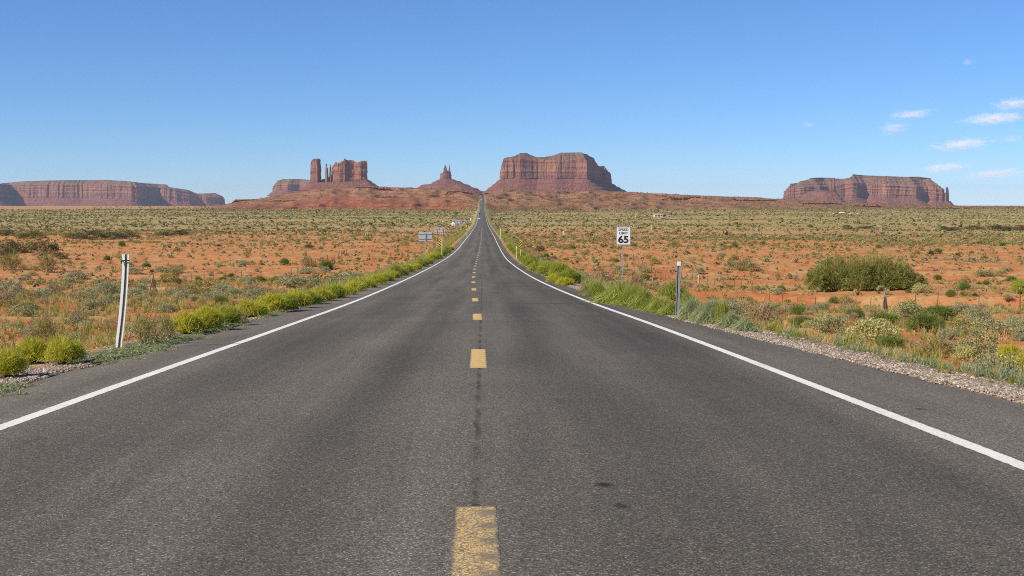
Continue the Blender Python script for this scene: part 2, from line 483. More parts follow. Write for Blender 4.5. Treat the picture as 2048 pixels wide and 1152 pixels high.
crk = t.math('SUBTRACT', py_, t.math('MULTIPLY', t.noise(t.scale(P, (1, 0, 0)), .8, 4, .7), 1.6))
for cy in (37.5, 252.0):
    tone = t.math('MULTIPLY', tone, t.map(t.math('ABSOLUTE', t.math('SUBTRACT', crk, cy)), .012 + cy * .0012, .02 + cy * .003, .55 if cy > 200 else .62, 1))
rgb = t.mix(1.0, agg, t.comb(tone, tone, tone), 'MULTIPLY')
# wind-blown red dust near the shoulders
dust = t.math('MULTIPLY', t.map(t.math('ABSOLUTE', t.math('ADD', px_, .155)), 3.9, 5.4, 0, .5), t.map(t.noise(P, 1.7, 5, .7), .42, .72))
rgb = t.mix(dust, rgb, (.20, .13, .09))
t.color(rgb)
t.bump(t.math('ADD', t.math('MULTIPLY', a0, .6), fine), .55, .008)
asphalt_mat = t.m
tag(link('road', mesh_np('road', np.stack([VX, VY, VZ], -1).reshape(-1, 3), RF, asphalt_mat, True)), kind='structure')

def paint(name, ca, cb, rumble=False):
    t = NT(name, .7, .3)
    P = t.pos(); px_, py_, pz_ = t.sep(P)
    agg, a0, fine = aggregate(t, P)
    n = t.noise(P, 24.0, 5, .75); nb = t.noise(P, 1.3, 4, .6)
    worn = t.math('MULTIPLY', t.map(n, .46, .66), t.map(a0, .25, .70))
    worn = t.math('ADD', worn, t.map(a0, .88, .93, 0, .8), True)
    worn = t.math('MULTIPLY', worn, t.map(nb, .35, .7, .25, 1.0))
    col = t.mix(n, ca, cb)
    off = t.math('ABSOLUTE', t.attr('lat'))
    rag = t.math('ADD', off, t.math('MULTIPLY', t.math('SUBTRACT', t.noise(P, 11.0, 5, .75), .5), .09 if rumble else .05))
    worn = t.math('MAXIMUM', worn, t.map(rag, .088 if rumble else .060, .104 if rumble else .075), True)
    if rumble:
        ph = t.math('FRACT', t.math('DIVIDE', t.math('ADD', py_, .12), .33))
        grv = t.math('MULTIPLY', t.map(t.math('ADD', t.math('ABSOLUTE', t.math('SUBTRACT', ph, .5)), t.math('MULTIPLY', t.math('SUBTRACT', n, .5), .7)), .14, .36, 1, 0), t.map(t.math('ADD', t.attr('lat'), t.math('MULTIPLY', t.math('SUBTRACT', n, .5), .22)), -.02, .04))
        near = t.map(py_, 11, 13, .82, .35)
        chip = t.map(t.math('ADD', t.math('MULTIPLY', t.noise(P, 30.0, 5, .8), .6), t.math('MULTIPLY', a0, .4)), .37, .52)
        chip = t.math('MULTIPLY', chip, t.map(py_, 7.5, 14, .92, .30))
        worn = t.math('MAXIMUM', worn, t.math('MAXIMUM', chip, t.math('MULTIPLY', grv, near)), True)
    col = t.mix(worn, col, agg)
    t.color(col)
    t.bump(t.math('ADD', a0, n), .4, .006)
    return t.m
white_paint = paint('white_paint', (.74, .72, .66), (.86, .84, .78))
yellow_paint = paint('yellow_paint', (.66, .42, .12), (.78, .53, .19), True)

def road_surf(l, ys):
    a, b = np.interp(ys, RYS, el), np.interp(ys, RYS, er); z = np.zeros_like(ys)
    for k in range(len(fr) - 1):
        x0, x1 = a + (b - a) * fr[k], a + (b - a) * fr[k + 1]
        z0, z1 = np.interp(ys, RYS, VZ[:, k]), np.interp(ys, RYS, VZ[:, k + 1])
        z = np.where((l >= x0) & (l <= x1), z0 + (z1 - z0) * (l - x0) / (x1 - x0), z)
    return z

def stripe(l0, l1, ya, yb, name, m, jit=0.016):
    ys = np.unique(np.concatenate([[ya, yb], RYS[(RYS > ya) & (RYS < yb)]]))
    V = []
    for l in (l0, l1):
        j = jit * (noise2(ys * 5, l * 9, 3) - .5)
        zz = road_surf(l + 0 * ys, ys)
        V.append(np.stack([road_x(RYS[0] * 0 + ys) + l + j, ys, zz + .001 + 4e-6 * np.abs(ys)], -1))
    n = len(ys)
    F = np.stack([np.arange(n - 1), np.arange(n - 1) + n, np.arange(1, n) + n, np.arange(1, n)], -1)
    return np.concatenate(V), F[:, [0, 1, 2, 3]]

def with_lat(me, V, l):
    a = me.attributes.new('lat', 'FLOAT', 'POINT'); a.data.foreach_set('value', (V[:, 0] - road_x(V[:, 1]) - l).astype(np.float32)); return me
for nm, l in (('edge_line', LLINE), ('edge_line', RLINE)):
    V, F = stripe(l - .08, l + .08, -12, 2300, nm, white_paint)
    tag(link(nm, with_lat(mesh_np(nm, V, F, white_paint), V, l)), kind='structure')
VV, FF, n0 = [], [], 0
y = 5.35 - 12.19 - .0
y = 3.65
while y < 700:
    V, F = stripe(CLINE - .030, CLINE + .185, y, y + 3.15, 'lane_dashes', yellow_paint)
    VV.append(V); FF.append(F + n0); n0 += len(V); y += 11.75 if y < 10 else 12.19
VV = np.concatenate(VV); tag(link('lane_dashes', with_lat(mesh_np('lane_dashes', VV, np.concatenate(FF), yellow_paint), VV, CLINE + .0775)), kind='structure')
# ------------------------------------------------------------------ buttes and mesas
t = NT('butte_rock', 0.95, 0.1)
P = t.pos(); z = t.sep(P)[2]
zone, hv = t.attr('zone'), t.attr('hv')
st = t.noise(t.scale(P, (.0012, .0012, .055)), 1.0, 5, .6)
vs = t.math('ADD', t.math('MULTIPLY', t.noise(t.scale(P, (.02, .02, .0035)), 1.0, 6, .66), .6), t.math('MULTIPLY', t.noise(t.scale(P, (.004, .004, .012)), 1.0, 6, .66), .4))
vb = t.noise(t.scale(P, (.006, .006, .002)), 1.0, 4, .6)
cl = t.ramp(vs, [(.28, (0.168, 0.074, 0.046)), (.47, (0.270, 0.120, 0.070)), (.60, (0.352, 0.166, 0.092)), (.76, (0.439, 0.239, 0.130))])
cl = t.mix(t.map(vb, .40, .62, 0, .6), cl, (0.219, 0.106, 0.073))
cl = t.mix(t.map(st, .56, .68, 0, .45), cl, (0.189, 0.081, 0.050))
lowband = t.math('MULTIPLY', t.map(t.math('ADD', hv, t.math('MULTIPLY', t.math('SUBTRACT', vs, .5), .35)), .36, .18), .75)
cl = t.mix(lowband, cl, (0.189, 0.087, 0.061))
tal = t.ramp(t.noise(t.scale(P, (.012, .012, .045)), 1.0, 7, .7), [(.3, (0.138, 0.053, 0.036)), (.5, (0.209, 0.083, 0.055)), (.72, (0.265, 0.124, 0.074))])
cap = t.ramp(t.noise(t.scale(P, (.01, .01, .06)), 1.0, 6, .7), [(.3, (0.112, 0.066, 0.041)), (.52, (0.214, 0.120, 0.068)), (.72, (0.255, 0.166, 0.089))])
c = t.mix(t.map(zone, .4, .6), tal, cl)
c = t.mix(t.map(zone, 1.4, 1.6), c, cap)
t.color(c)
t.bump(t.math('ADD', t.noise(t.scale(P, (.05, .05, .02)), 1.0, 5, .65), t.math('MULTIPLY', st, .6)), 1.0, 22.0)
rock_mat = t.m

def _peri(Y, plan, ds):
    pts = np.array([(float(ray(px, HROW)[0]) * (Y + dy), Y + dy) for px, dy in plan])
    if np.sum(pts[:, 0] * np.roll(pts[:, 1], -1) - np.roll(pts[:, 0], -1) * pts[:, 1]) < 0:
        pts = pts[::-1]
    q = np.concatenate([pts, pts[:1]]); seg = np.hypot(*np.diff(q, axis=0).T); L = np.concatenate([[0], np.cumsum(seg)])
    n = max(16, int(L[-1] / ds)); s = np.linspace(0, L[-1], n, endpoint=False)
    c = np.stack([np.interp(s, L, q[:, 0]), np.interp(s, L, q[:, 1])], 1)
    for _ in range(2):
        c = .5 * c + .25 * (np.roll(c, 1, 0) + np.roll(c, -1, 0))
    tg = np.roll(c, -1, 0) - np.roll(c, 1, 0); tg /= np.linalg.norm(tg, axis=1)[:, None] + 1e-9
    nm = np.stack([tg[:, 1], -tg[:, 0]], 1)
    for _ in range(3):
        nm = nm + .5 * (np.roll(nm, 1, 0) + np.roll(nm, -1, 0)); nm /= np.linalg.norm(nm, axis=1)[:, None] + 1e-9
    fq = np.fft.fftfreq(n, d=L[-1] / n)
    wide = np.real(np.fft.ifft(np.fft.fft(nm, axis=0) * np.exp(-2 * (math.pi * fq * ds * 34) ** 2)[:, None], axis=0))
    wide /= np.maximum(np.linalg.norm(wide, axis=1)[:, None], .25)
    return c, nm, s, L[-1], wide

def _loopnoise(s, L, w, z, seed, octv=4):
    """noise that closes around the outline"""
    r = L / (2 * math.pi); a = s / r
    return fbm(np.cos(a) * r / w + z * .37 + 50, np.sin(a) * r / w + z * .61 + 80, seed, octv)

def _wall(name, rings, zones, hvs, parent, close=True):
    V = np.concatenate(rings); n = len(rings[0]); k = len(rings)
    i = np.arange(n); j = (i + 1) % n
    F = np.concatenate([np.stack([i + a * n, j + a * n, j + (a + 1) * n, i + (a + 1) * n], 1) for a in range(k - 1)])
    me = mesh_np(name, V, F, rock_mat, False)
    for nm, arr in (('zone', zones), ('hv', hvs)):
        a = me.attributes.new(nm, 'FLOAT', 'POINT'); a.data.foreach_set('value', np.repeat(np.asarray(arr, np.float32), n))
    return link(name, me, parent)

def rowz(row, Y): return EYE + (HROW - row) / FPX * Y

def px_of(c): return 1024 + FPX * np.tan(np.arctan2(c[:, 0], c[:, 1]) - YAW)

def cliff(parent, name, Y, plan, top, base, capline=None, capw=0.0, seed=1, amp=1.0, ds=None, batter=.05, sink=2.0):
    m = Y / FPX                                   # metres per photograph pixel
    c, nm, s, L, wide = _peri(Y, plan, ds or m * .8)
    px = px_of(c)
    T = lambda p: np.interp(p, [a for a, b in top], [b for a, b in top])
    B = lambda p: np.interp(p, [a for a, b in base], [b for a, b in base])
    D = c[:, 1]
    zt = rowz(T(px), D); zb = rowz(B(px) + sink, D)
    zt = zt + m * amp * (.9 * (_loopnoise(s, L, m * 5, 0, seed + 7, 3) - .5))
    zc = zt if capline is None else np.minimum(zt, rowz(np.interp(px, [a for a, b in capline], [b for a, b in capline]), D) + m * 1.2 * (_loopnoise(s, L, m * 9, 0, seed + 9) - .5))
    H = np.maximum(zc - zb, 1.0); rings, zn, hv = [], [], []
    N = 26
    for k in range(N + 1):
        v = k / N; zz = zb + H * v
        h0 = float(np.mean(H)) * v / (m * 60)
        d = m * amp * (10.5 * (_loopnoise(s, L, m * 17, h0 * .35, seed, 3) - .5)
                       + 2.4 * (_loopnoise(s, L, m * 4.5, h0 * 2.6, seed + 3, 4) - .5)
                       - 3.6 * np.clip(.13 - np.abs(_loopnoise(s, L, m * 7, h0 * .3, seed + 5, 2) - .5), 0, 1) / .13 * smooth(.46, .62, _loopnoise(s, L, m * 13, h0 * .9, seed + 8, 2))
                       + (1.8 + 2.0 * v) * (noise2(np.full_like(s, v * 11.0), s / (m * 60), seed + 11) - .5))
        d = d - batter * H * v
        if v < .25: d = d + m * amp * 1.3 * (.25 - v) / .25
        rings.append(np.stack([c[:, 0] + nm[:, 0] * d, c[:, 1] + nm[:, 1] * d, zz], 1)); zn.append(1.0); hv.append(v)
    if capline is not None:
        dm = capw * np.clip((zt - zc) / (m * 6), 0, 1.3)
        tx, ty = c[:, 0] + nm[:, 0] * d * .5 - wide[:, 0] * dm, c[:, 1] + nm[:, 1] * d * .5 - wide[:, 1] * dm
        zt = np.maximum(zc, rowz(T(px_of(np.stack([tx, ty], 1))), ty)) + m * .8 * (_loopnoise(s, L, m * 5, 0, seed + 17, 3) - .5)
        for k in range(1, 11):
            v = k / 10; led = (math.floor(v * 3) + smooth(.0, .75, np.array(v * 3 - math.floor(v * 3)))) / 3
            d2 = dm * led; d3 = d * (1 - .5 * v) + m * amp * 1.2 * (_loopnoise(s, L, m * 4, v, seed + 13) - .5)
            rings.append(np.stack([c[:, 0] + nm[:, 0] * d3 - wide[:, 0] * d2, c[:, 1] + nm[:, 1] * d3 - wide[:, 1] * d2, zc + (zt - zc) * v], 1)); zn.append(2.0); hv.append(1.0)
    else: d2 = d
    cen = c.mean(0); last = rings[-1]
    for f in (.9, .7, .4, .02):
        r = last.copy(); r[:, :2] = cen + (last[:, :2] - cen) * f
        r[:, 2] = np.minimum(last[:, 2], rowz(T(px_of(r)), r[:, 1])) - m * .6
        rings.append(r); zn.append(2.0 if capline is not None else 1.0); hv.append(1.0)
    return _wall(name, rings, zn, hv, parent)

def talus(parent, name, Y, plan, base, W, zfoot, seed=1, amp=1.0, pw=1.15):
    m = Y / FPX
    c, nm, s, L, wide = _peri(Y, plan, m * 1.1)
    px = px_of(c); zb = rowz(np.interp(px, [a for a, b in base], [b for a, b in base]), c[:, 1])
    W = np.interp(px, [a for a, b in W], [b for a, b in W]) if isinstance(W, list) else W
    rings, zn, hv = [], [], []
    N = 30
    for k in range(N + 1):
        v = k / N
        q = v * 5; led = (math.floor(q) + float(smooth(.45, 1, np.array(q - math.floor(q))))) / 5
        vz = .45 * v + .55 * led
        d = W * (1 - v) ** pw + m * amp * (1 - .6 * v) * (4.5 * (_loopnoise(s, L, m * 16, v * .25, seed, 4) - .5) + 2.2 * (np.abs(_loopnoise(s, L, m * 5, v * .2, seed + 3, 3) - .5) * 2 - .4))
        d = np.where(v > .95, -m * 3.0, d)
        zz = zfoot + (zb - zfoot) * vz + m * amp * .6 * (_loopnoise(s, L, m * 4, v * 2, seed + 5) - .5) * (1 - v)
        rings.append(np.stack([c[:, 0] + nm[:, 0] * d, c[:, 1] + nm[:, 1] * d, zz], 1)); zn.append(0.0); hv.append(v)
    cen = c.mean(0); last = rings[-1]
    for f in (.6, .02):
        r = last.copy(); r[:, :2] = cen + (last[:, :2] - cen) * f; rings.append(r); zn.append(0.0); hv.append(1.0)
    return _wall(name, rings, zn, hv, parent)

def butte(label, cat, Y, px): return thing('mesa' if cat == 'mesa' else 'butte', label, cat, (float(ray(px, HROW)[0]) * Y, Y, -8))
_kids = []
def under(par, o):                                # parts are modelled in world space
    o.location = -np.array(par.location); return o

# broad butte right of the road
Y = 9000
b = butte('broad flat butte with a shadowed right end, just right of the far road', 'butte', Y, 1110)
pl = [(1002, 60), (1006, -20), (1040, -40), (1075, 10), (1110, -50), (1150, -40), (1174, -70), (1181, 20), (1192, 260), (1206, 420), (1221, 470), (1221, 640), (1150, 900), (1040, 800), (1001, 420)]
tp = [(1000, 354), (1003, 330), (1008, 317), (1013, 315.6), (1030, 312.7), (1040, 307), (1054, 307), (1061, 311), (1070, 313.4), (1077, 317), (1089, 318), (1098, 313.4), (1111, 310), (1121, 306), (1162, 305.4), (1165, 307.6), (1174, 309), (1178, 312.7), (1187, 316.4), (1191, 325), (1197, 333), (1203, 335.4), (1207, 332), (1210, 335), (1215, 343), (1221, 350)]
bs = [(960, 356), (1060, 354), (1180, 355), (1196, 361), (1222, 364)]
cpl = [(1000, 318), (1040, 318), (1089, 321), (1120, 322), (1150, 321), (1176, 322), (1184, 319), (1187, 316), (1191, 325), (1197, 333), (1203, 335.4), (1207, 332), (1210, 335), (1215, 343), (1221, 350)]
under(b, cliff(b, 'cliff', Y, pl, tp, bs, cpl, 45, 101, .75))
under(b, talus(b, 'talus', Y, pl, bs, [(1000, 150), (1100, 175), (1200, 165), (1222, 175)], rowz(389, Y), 111))
under(b, cliff(b, 'spire', Y, [(1204, 430), (1211, 420), (1212, 470), (1205, 480)], [(1203, 340), (1206, 333.5), (1208.5, 332.5), (1210, 335), (1213, 345)], [(1200, 360), (1222, 362)], None, 0, 121, .25))
under(b, cliff(b, 'spire', Y, [(1215.5, 500), (1221, 495), (1222, 540), (1216.5, 545)], [(1216, 349), (1218, 343.5), (1219.5, 345), (1221, 353)], [(1200, 363), (1222, 364)], None, 0, 131, .2))

# castle butte with its tower left of the road
Y = 8000
b = butte('red castle-shaped butte with a separate square tower, left of the road', 'butte', Y, 690)
under(b, cliff(b, 'tower', Y, [(620, 0), (636, -25), (641, 20), (644, 60), (641, 110), (623, 90)], [(619, 335), (621, 331), (623.8, 321.6), (626.7, 319.3), (635, 318), (643, 318.7), (645, 322)], [(600, 367), (700, 367)], None, 0, 203, .42, None, .035))
under(b, cliff(b, 'spire', Y, [(649.6, 5), (654, -16), (658.6, 5), (657, 45), (651, 45)], [(650, 338), (651.5, 333), (653, 327.5), (655, 329), (657, 337)], [(600, 366), (700, 366)], None, 0, 211, .22, 1.6))
under(b, cliff(b, 'spire', Y, [(658.8, 10), (661.8, -6), (664.6, 10), (663.6, 40), (659.6, 40)], [(659, 336), (660.5, 331), (662, 328.5), (663.4, 332)], [(600, 366), (700, 366)], None, 0, 221, .22, 1.6))
tp = [(664, 350), (665.4, 334.5), (668, 331), (670.5, 328), (671.8, 324), (673.6, 327.5), (676.5, 328), (680.6, 325), (687.5, 321.6), (689.2, 317.5), (692, 318), (693.5, 321), (699, 321), (707.6, 321), (708.8, 324), (717, 325), (722, 325), (723.4, 322.8), (731.6, 321.9), (734, 324), (735.5, 342)]
under(b, cliff(b, 'cliff', Y, [(665, 10), (673, -20), (690, -35), (706, -15), (722, -30), (733, -10), (735.5, 60), (728, 150), (690, 170), (667, 90)], tp, [(600, 366), (735, 364)], None, 0, 233, .7, None, .02))
under(b, cliff(b, 'saddle', Y, [(640, 20), (668, 10), (668, 80), (640, 80)], [(640, 360), (645, 359.5), (650, 358), (658, 356), (664, 352), (668, 350)], [(600, 368), (700, 368)], None, 0, 241, .4))
under(b, talus(b, 'talus', Y, [(619, -5), (640, -35), (690, -45), (734, -35), (738, 60), (728, 170), (690, 190), (621, 120)], [(600, 365), (650, 365), (690, 364), (738, 358)], [(619, 75), (690, 95), (738, 112)], rowz(381, Y), 251))

# twin finger butte
Y = 9500
b = butte('small butte with two thin rock fingers, left of the far road', 'butte', Y, 891)
bs = [(870, 359), (910, 357)]
under(b, cliff(b, 'cliff', Y, [(878.6, 0), (884, -20), (892, -25), (899, -15), (903, 20), (899, 70), (881, 60)], [(878, 351), (879, 347.5), (885, 347), (887, 343.5), (889, 342), (896, 341.5), (898, 342), (901, 343), (903.5, 353)], bs, None, 0, 301, .4))
under(b, cliff(b, 'finger', Y, [(886.4, 0), (891, -16), (896, 0), (895, 40), (888, 40)], [(886, 343), (888.4, 333.7), (890.5, 330), (893, 333), (895, 340), (896.5, 342)], bs, None, 0, 311, .3, 2.0))
under(b, cliff(b, 'finger', Y, [(897.4, 10), (899.6, 2), (902, 12), (901, 36), (898, 36)], [(897, 338), (898.6, 330.5), (900.3, 330), (901.4, 336), (902, 348)], bs, None, 0, 321, .25, 1.6))
under(b, talus(b, 'talus', Y, [(877, -10), (892, -35), (904, -10), (904, 80), (880, 80)], [(870, 358), (910, 355.5)], [(877, 190), (892, 230), (904, 300)], rowz(390, Y), 331, .8, 1.0))
under(b, talus(b, 'ledge', Y, [(840, 20), (890, -40), (935, 20), (930, 160), (850, 160)], [(830, 370.5), (862, 368.5), (935, 368.5), (948, 371)], 70, rowz(390, Y), 341, .7))

# far mesa behind the castle
Y = 13500
b = butte('distant low mesa half hidden behind the castle butte tower', 'mesa', Y, 600)
pl = [(547, 100), (553, -20), (575, -60), (600, 0), (625, -50), (652, 0), (655, 700), (600, 900), (550, 700)]
under(b, cliff(b, 'cliff', Y, pl, [(546, 374), (548, 370), (553, 366), (557.6, 361.5), (568, 359), (603, 358.5), (618, 360), (655, 363)], [(540, 382), (660, 381)], [(546, 375), (556, 369), (600, 368), (655, 369)], 55, 401, .8))
under(b, talus(b, 'talus', Y, pl, [(540, 381), (660, 380)], 70, rowz(392, Y), 411))

# long mesa at the left edge
Y = 14000
b = butte('long purple-shadowed mesa at the left edge behind the plain', 'mesa', Y, 180)
pl = [(-230, -200), (-60, -300), (-6, -250), (2, 30), (20, 330), (34, 240), (60, 120), (120, 60), (170, 90), (215, 0), (262, -40), (276, 0), (281, 300), (296, 760), (318, 900), (338, 800), (352, 790), (378, 860), (384, 950), (404, 1000), (412, 980), (444, 1080), (449, 1300), (420, 2300), (200, 2600), (-230, 2300)]
tp = [(-230, 374), (0, 368), (45, 363.6), (90, 361.8), (135, 361), (220, 360.7), (258, 363), (292, 367), (335, 369.2), (341, 374.8), (377, 380), (395, 387), (404, 390.5), (413, 388.3), (424, 388), (432, 386), (440, 390), (447, 393), (449, 400)]
bs = [(-230, 396), (240, 396), (276, 402), (300, 404), (340, 403), (449, 407)]
cpl = [(-230, 377), (0, 374), (45, 371), (135, 369), (250, 370), (292, 372), (335, 377), (377, 385), (404, 393), (449, 394)]
under(b, cliff(b, 'cliff', Y, pl, tp, bs, cpl, 60, 501, .85))
under(b, talus(b, 'talus', Y, pl, [(a, r - 1) for a, r in bs], [(-230, 130), (240, 120), (276, 60), (340, 60), (449, 30)], rowz(412, Y), 511))

# mesa at the right
Y = 11000
b = butte('long stepped mesa at the right with a thin spire at its right end', 'mesa', Y, 1730)
pl = [(1565, 80), (1572, -40), (1600, -90), (1640, -60), (1656, 30), (1690, 40), (1704, -40), (1716, -10), (1730, 70), (1744, 20), (1772, -30), (1800, -20), (1834, -40), (1843, 70), (1854, 100), (1866, 20), (1884, 30), (1887, 160), (1860, 900), (1700, 1100), (1580, 800)]
tp = [(1563, 392), (1565.4, 377), (1573.5, 368), (1595, 366), (1596, 363.4), (1616, 359), (1618, 356.2), (1637, 355), (1658, 355.7), (1676, 358), (1694, 357), (1701.5, 352.6), (1703, 348.6), (1731, 350.8), (1803, 353.5), (1837, 353.5), (1859, 356.7), (1861, 361.6), (1875, 367), (1886, 372.5), (1888, 378)]
bs = [(1560, 396), (1640, 396), (1700, 394), (1760, 393), (1820, 395), (1890, 402)]
cpl = [(1563, 392), (1570, 378), (1610, 372), (1660, 373), (1700, 362), (1740, 368), (1800, 370), (1850, 373), (1888, 378)]
under(b, cliff(b, 'cliff', Y, pl, tp, bs, cpl, 80, 601, .85))
under(b, talus(b, 'talus', Y, pl, [(a, r - 1) for a, r in bs], [(1560, 150), (1640, 190), (1720, 130), (1800, 130), (1890, 95)], rowz(415, Y), 611))
under(b, cliff(b, 'spire', Y, [(1886.4, 40), (1891.8, 10), (1898.5, 40), (1897.5, 100), (1888, 100)], [(1886, 390), (1888.6, 384), (1890.4, 376), (1892, 373.5), (1893.8, 378), (1896.2, 386), (1899.5, 397)], [(1880, 404), (1920, 404)], None, 0, 621, .3, 2.5))
under(b, talus(b, 'talus', Y, [(1886, 40), (1895, 10), (1901, 40), (1899, 110), (1888, 110)], [(1880, 400), (1910, 402)], 55, rowz(415, Y), 631, .6))
under(b, cliff(b, 'spire', Y, [(1660, -330), (1662.5, -340), (1664.5, -330), (1664, -300), (1661, -300)], [(1659, 372), (1661, 363), (1662.5, 361.5), (1664.5, 368)], [(1600, 384), (1700, 384)], None, 0, 641, .22, 2.0))
under(b, cliff(b, 'spire', Y, [(1664.5, -325), (1667, -345), (1669.5, -325), (1669, -290), (1665, -290)], [(1664, 366), (1666, 356), (1668, 355), (1670, 362)], [(1600, 384), (1700, 384)], None, 0, 651, .22, 2.0))
under(b, talus(b, 'talus', Y, [(1610, -300), (1650, -370), (1672, -360), (1674, -260), (1640, -220), (1612, -240)], [(1600, 386), (1630, 380), (1650, 381), (1675, 383)], 120, rowz(414, Y), 661, .9))
# ---- NEXT ----
# ------------------------------------------------------------------ roadside objects
galv = plain('galvanised_steel', (.46, .46, .45), .45, .55, .18, 14)
dark_steel = plain('dark_steel', (.15, .155, .15), .6, .3, .25, 20)
rust = plain('rusty_steel', (.16, .085, .05), .85, 0, .3, 30)
white_sheet = plain('white_sheeting', (.80, .80, .77), .45, 0, .05, 12)
sign_grey = plain('sign_back_aluminium', (.50, .51, .53), .5, .25, .12, 3)
black_ink = plain('black_ink', (.012, .012, .014), .5, 0, .1)
yellow_sheet = plain('yellow_sheeting', (.78, .50, .04), .45, 0, .08)
pale_yellow = plain('faded_yellow_plastic', (.68, .60, .30), .6, 0, .1)
grey_wood = plain('weathered_wood', (.27, .20, .15), .9, 0, .3, 25)
pale_wood = plain('pale_wood', (.62, .45, .22), .8, 0, .15, 20)
rubber = plain('black_rubber', (.02, .02, .02), .7)

t = NT('perforated_sheeting', .45, .4)
ox, oy, oz = t.sep(t.obj())
ph = t.math('SUBTRACT', t.math('FRACT', t.math('DIVIDE', oz, .0254)), .5)
r = t.math('SQRT', t.math('ADD', t.math('POWER', t.math('DIVIDE', t.math('ADD', ox, .034), .0065), 2), t.math('POWER', t.math('DIVIDE', ph, .28), 2)))
t.color(t.mix(t.map(r, .8, 1.0, 1, 0), t.mix(t.noise(t.obj(), 30, 4), (.70, .70, .66), (.86, .86, .82)), (.07, .07, .07)))
perforated = t.m

def sweep(profile, path, m, name, parent):
    """profile: list of (x,y) closed polygon swept along path points (x,y,z)"""
    b = MB(); n = len(profile); vs = []
    for (px, py, pz) in path:
        for (x, y) in profile: vs.append((px + x, py + y, pz))
    fs = [(i * n + k, i * n + (k + 1) % n, (i + 1) * n + (k + 1) % n, (i + 1) * n + k) for i in range(len(path) - 1) for k in range(n)]
    fs += [tuple(reversed(range(n))), tuple((len(path) - 1) * n + k for k in range(n))]
    b.add(vs, fs); return b.build(name, m, parent)

# left delineator: bent U-channel post with perforated white flange and a black cable tie
g = ground_at(236, 700); d = g[1]; mpp = d / FPX
dl = thing('delineator_post', 'bent white perforated roadside post with a black tie near its top', 'road post', g)
H = 191 * mpp
path = [((18 * mpp) * (1 - (1 - v) ** 1.6), .02 * v, H * v - .06 * (v == 0)) for v in np.linspace(0, 1, 12)]
sweep([(-.052, 0), (-.012, 0), (-.009, .03), (-.014, .032), (-.017, .004), (-.052, .004)], path, perforated, 'flange', dl)
sweep([(.027, 0), (.048, 0), (.048, .004), (.032, .004), (.029, .032), (.024, .03)], path, white_sheet, 'flange', dl)
sweep([(-.011, .012), (.025, .012), (.025, .016), (-.011, .016)], path, dark_steel, 'channel', dl)
tz = H * .935; tx = float(np.interp(tz, [q[2] for q in path], [q[0] for q in path]))
b = MB(); b.box((tx - .004, -.004, tz), (.108, .008, .016)); b.box((tx - .056, .018, tz), (.008, .046, .016)); b.box((tx + .048, .018, tz), (.008, .046, .016)); b.box((tx - .004, .04, tz), (.108, .008, .016)); b.box((tx - .055, -.008, tz - .022), (.018, .014, .05))
b.build('tie', rubber, dl)

# right delineator: straight U-channel post with a white reflector plate
g = ground_at(1354.5, 633); mpp = g[1] / FPX
dr = thing('delineator_post', 'straight steel roadside post topped by a small white reflector', 'road post', g)
H = 110 * mpp
path = [(.03 * v, 0, H * v - .05 * (v == 0)) for v in np.linspace(0, 1, 5)]
sweep([(-.045, 0), (-.018, 0), (-.015, .03), (.015, .03), (.015, .034), (-.020, .034), (-.022, .004), (-.045, .004)], path, dark_steel, 'channel', dr)
sweep([(-.046, -.006), (-.030, -.006), (-.030, -.002), (-.046, -.002)], path, galv, 'flange', dr)
sweep([(-.004, -.004), (.044, -.004), (.044, .006), (.016, .006), (.016, .028), (-.004, .028)], path, galv, 'flange', dr)
b = MB(); b.box((.03, -.012, H - .045), (.088, .012, .105)); b.build('reflector', white_sheet, dr, bevel=.003)

def text_mesh(body, size, extr, m, name, parent, loc, sx=1.0, off=0.0):
    cu = bpy.data.curves.new(name, 'FONT'); cu.body = body; cu.size = size; cu.align_x = 'CENTER'; cu.align_y = 'CENTER'
    cu.extrude = extr; cu.offset = off; cu.space_character = 1.12 if len(body) > 2 else 1.0
    o = bpy.data.objects.new(name, cu); COL.objects.link(o)
    bpy.context.view_layer.update()
    me = bpy.data.meshes.new_from_object(o.evaluated_get(bpy.context.evaluated_depsgraph_get()))
    bpy.data.objects.remove(o); me.materials.clear(); me.materials.append(m)
    o = link(name, me, parent, loc); o.rotation_euler = (math.pi / 2, 0, 0); o.scale = (sx, 1, 1); return o

# speed limit sign
Ys = 52.5; m1 = Ys / FPX
x0 = float(ray(1243.5, 575)[0]) * Ys; g = seat(x0, Ys)
zt = EYE + float(ray(1246, 453.5)[1]) * Ys - g[2]
sg = thing('speed_limit_sign', 'white SPEED LIMIT 65 sign on a thin steel post right of the road', 'road sign', g)
w, h = 29.5 * m1, 36.5 * m1; cz = zt - h / 2; tx = 2.6 * m1
b = MB(); b.box((0, 0, 0), (w, .006, h)); pn = b.build('panel', white_sheet, sg, (tx, -.03, cz), bevel=.002)
b = MB()
for sx in (-1, 1): b.box((sx * (w / 2 - .014), 0, 0), (.010, .003, h - .028))
for sz in (-1, 1): b.box((0, 0, sz * (h / 2 - .014)), (w - .018, .003, .010))
b.build('border', black_ink, pn, (0, -.0055, 0))
text_mesh('SPEED', .138, .002, black_ink, 'lettering', pn, (0, -.006, h * .335), 1.0, .0012)
text_mesh('LIMIT', .138, .002, black_ink, 'lettering', pn, (0, -.006, h * .145), 1.0, .0012)
text_mesh('65', .385, .002, black_ink, 'numerals', pn, (0, -.006, h * -.215), 1.13, .012)
lean = tx / zt
b = MB(); b.prism([(-.024, -.012), (.024, -.012), (.024, .0), (.010, .0), (.008, .024), (-.008, .024), (-.010, .0), (-.024, .0)], 'z', -.4, zt - .06)
po = b.build('post', galv, sg); po.rotation_euler = (0, math.atan(lean), 0)
b = MB(); b.box((tx, -.036, cz + .235), (.022, .006, .022)); b.build('bolt', galv, sg)
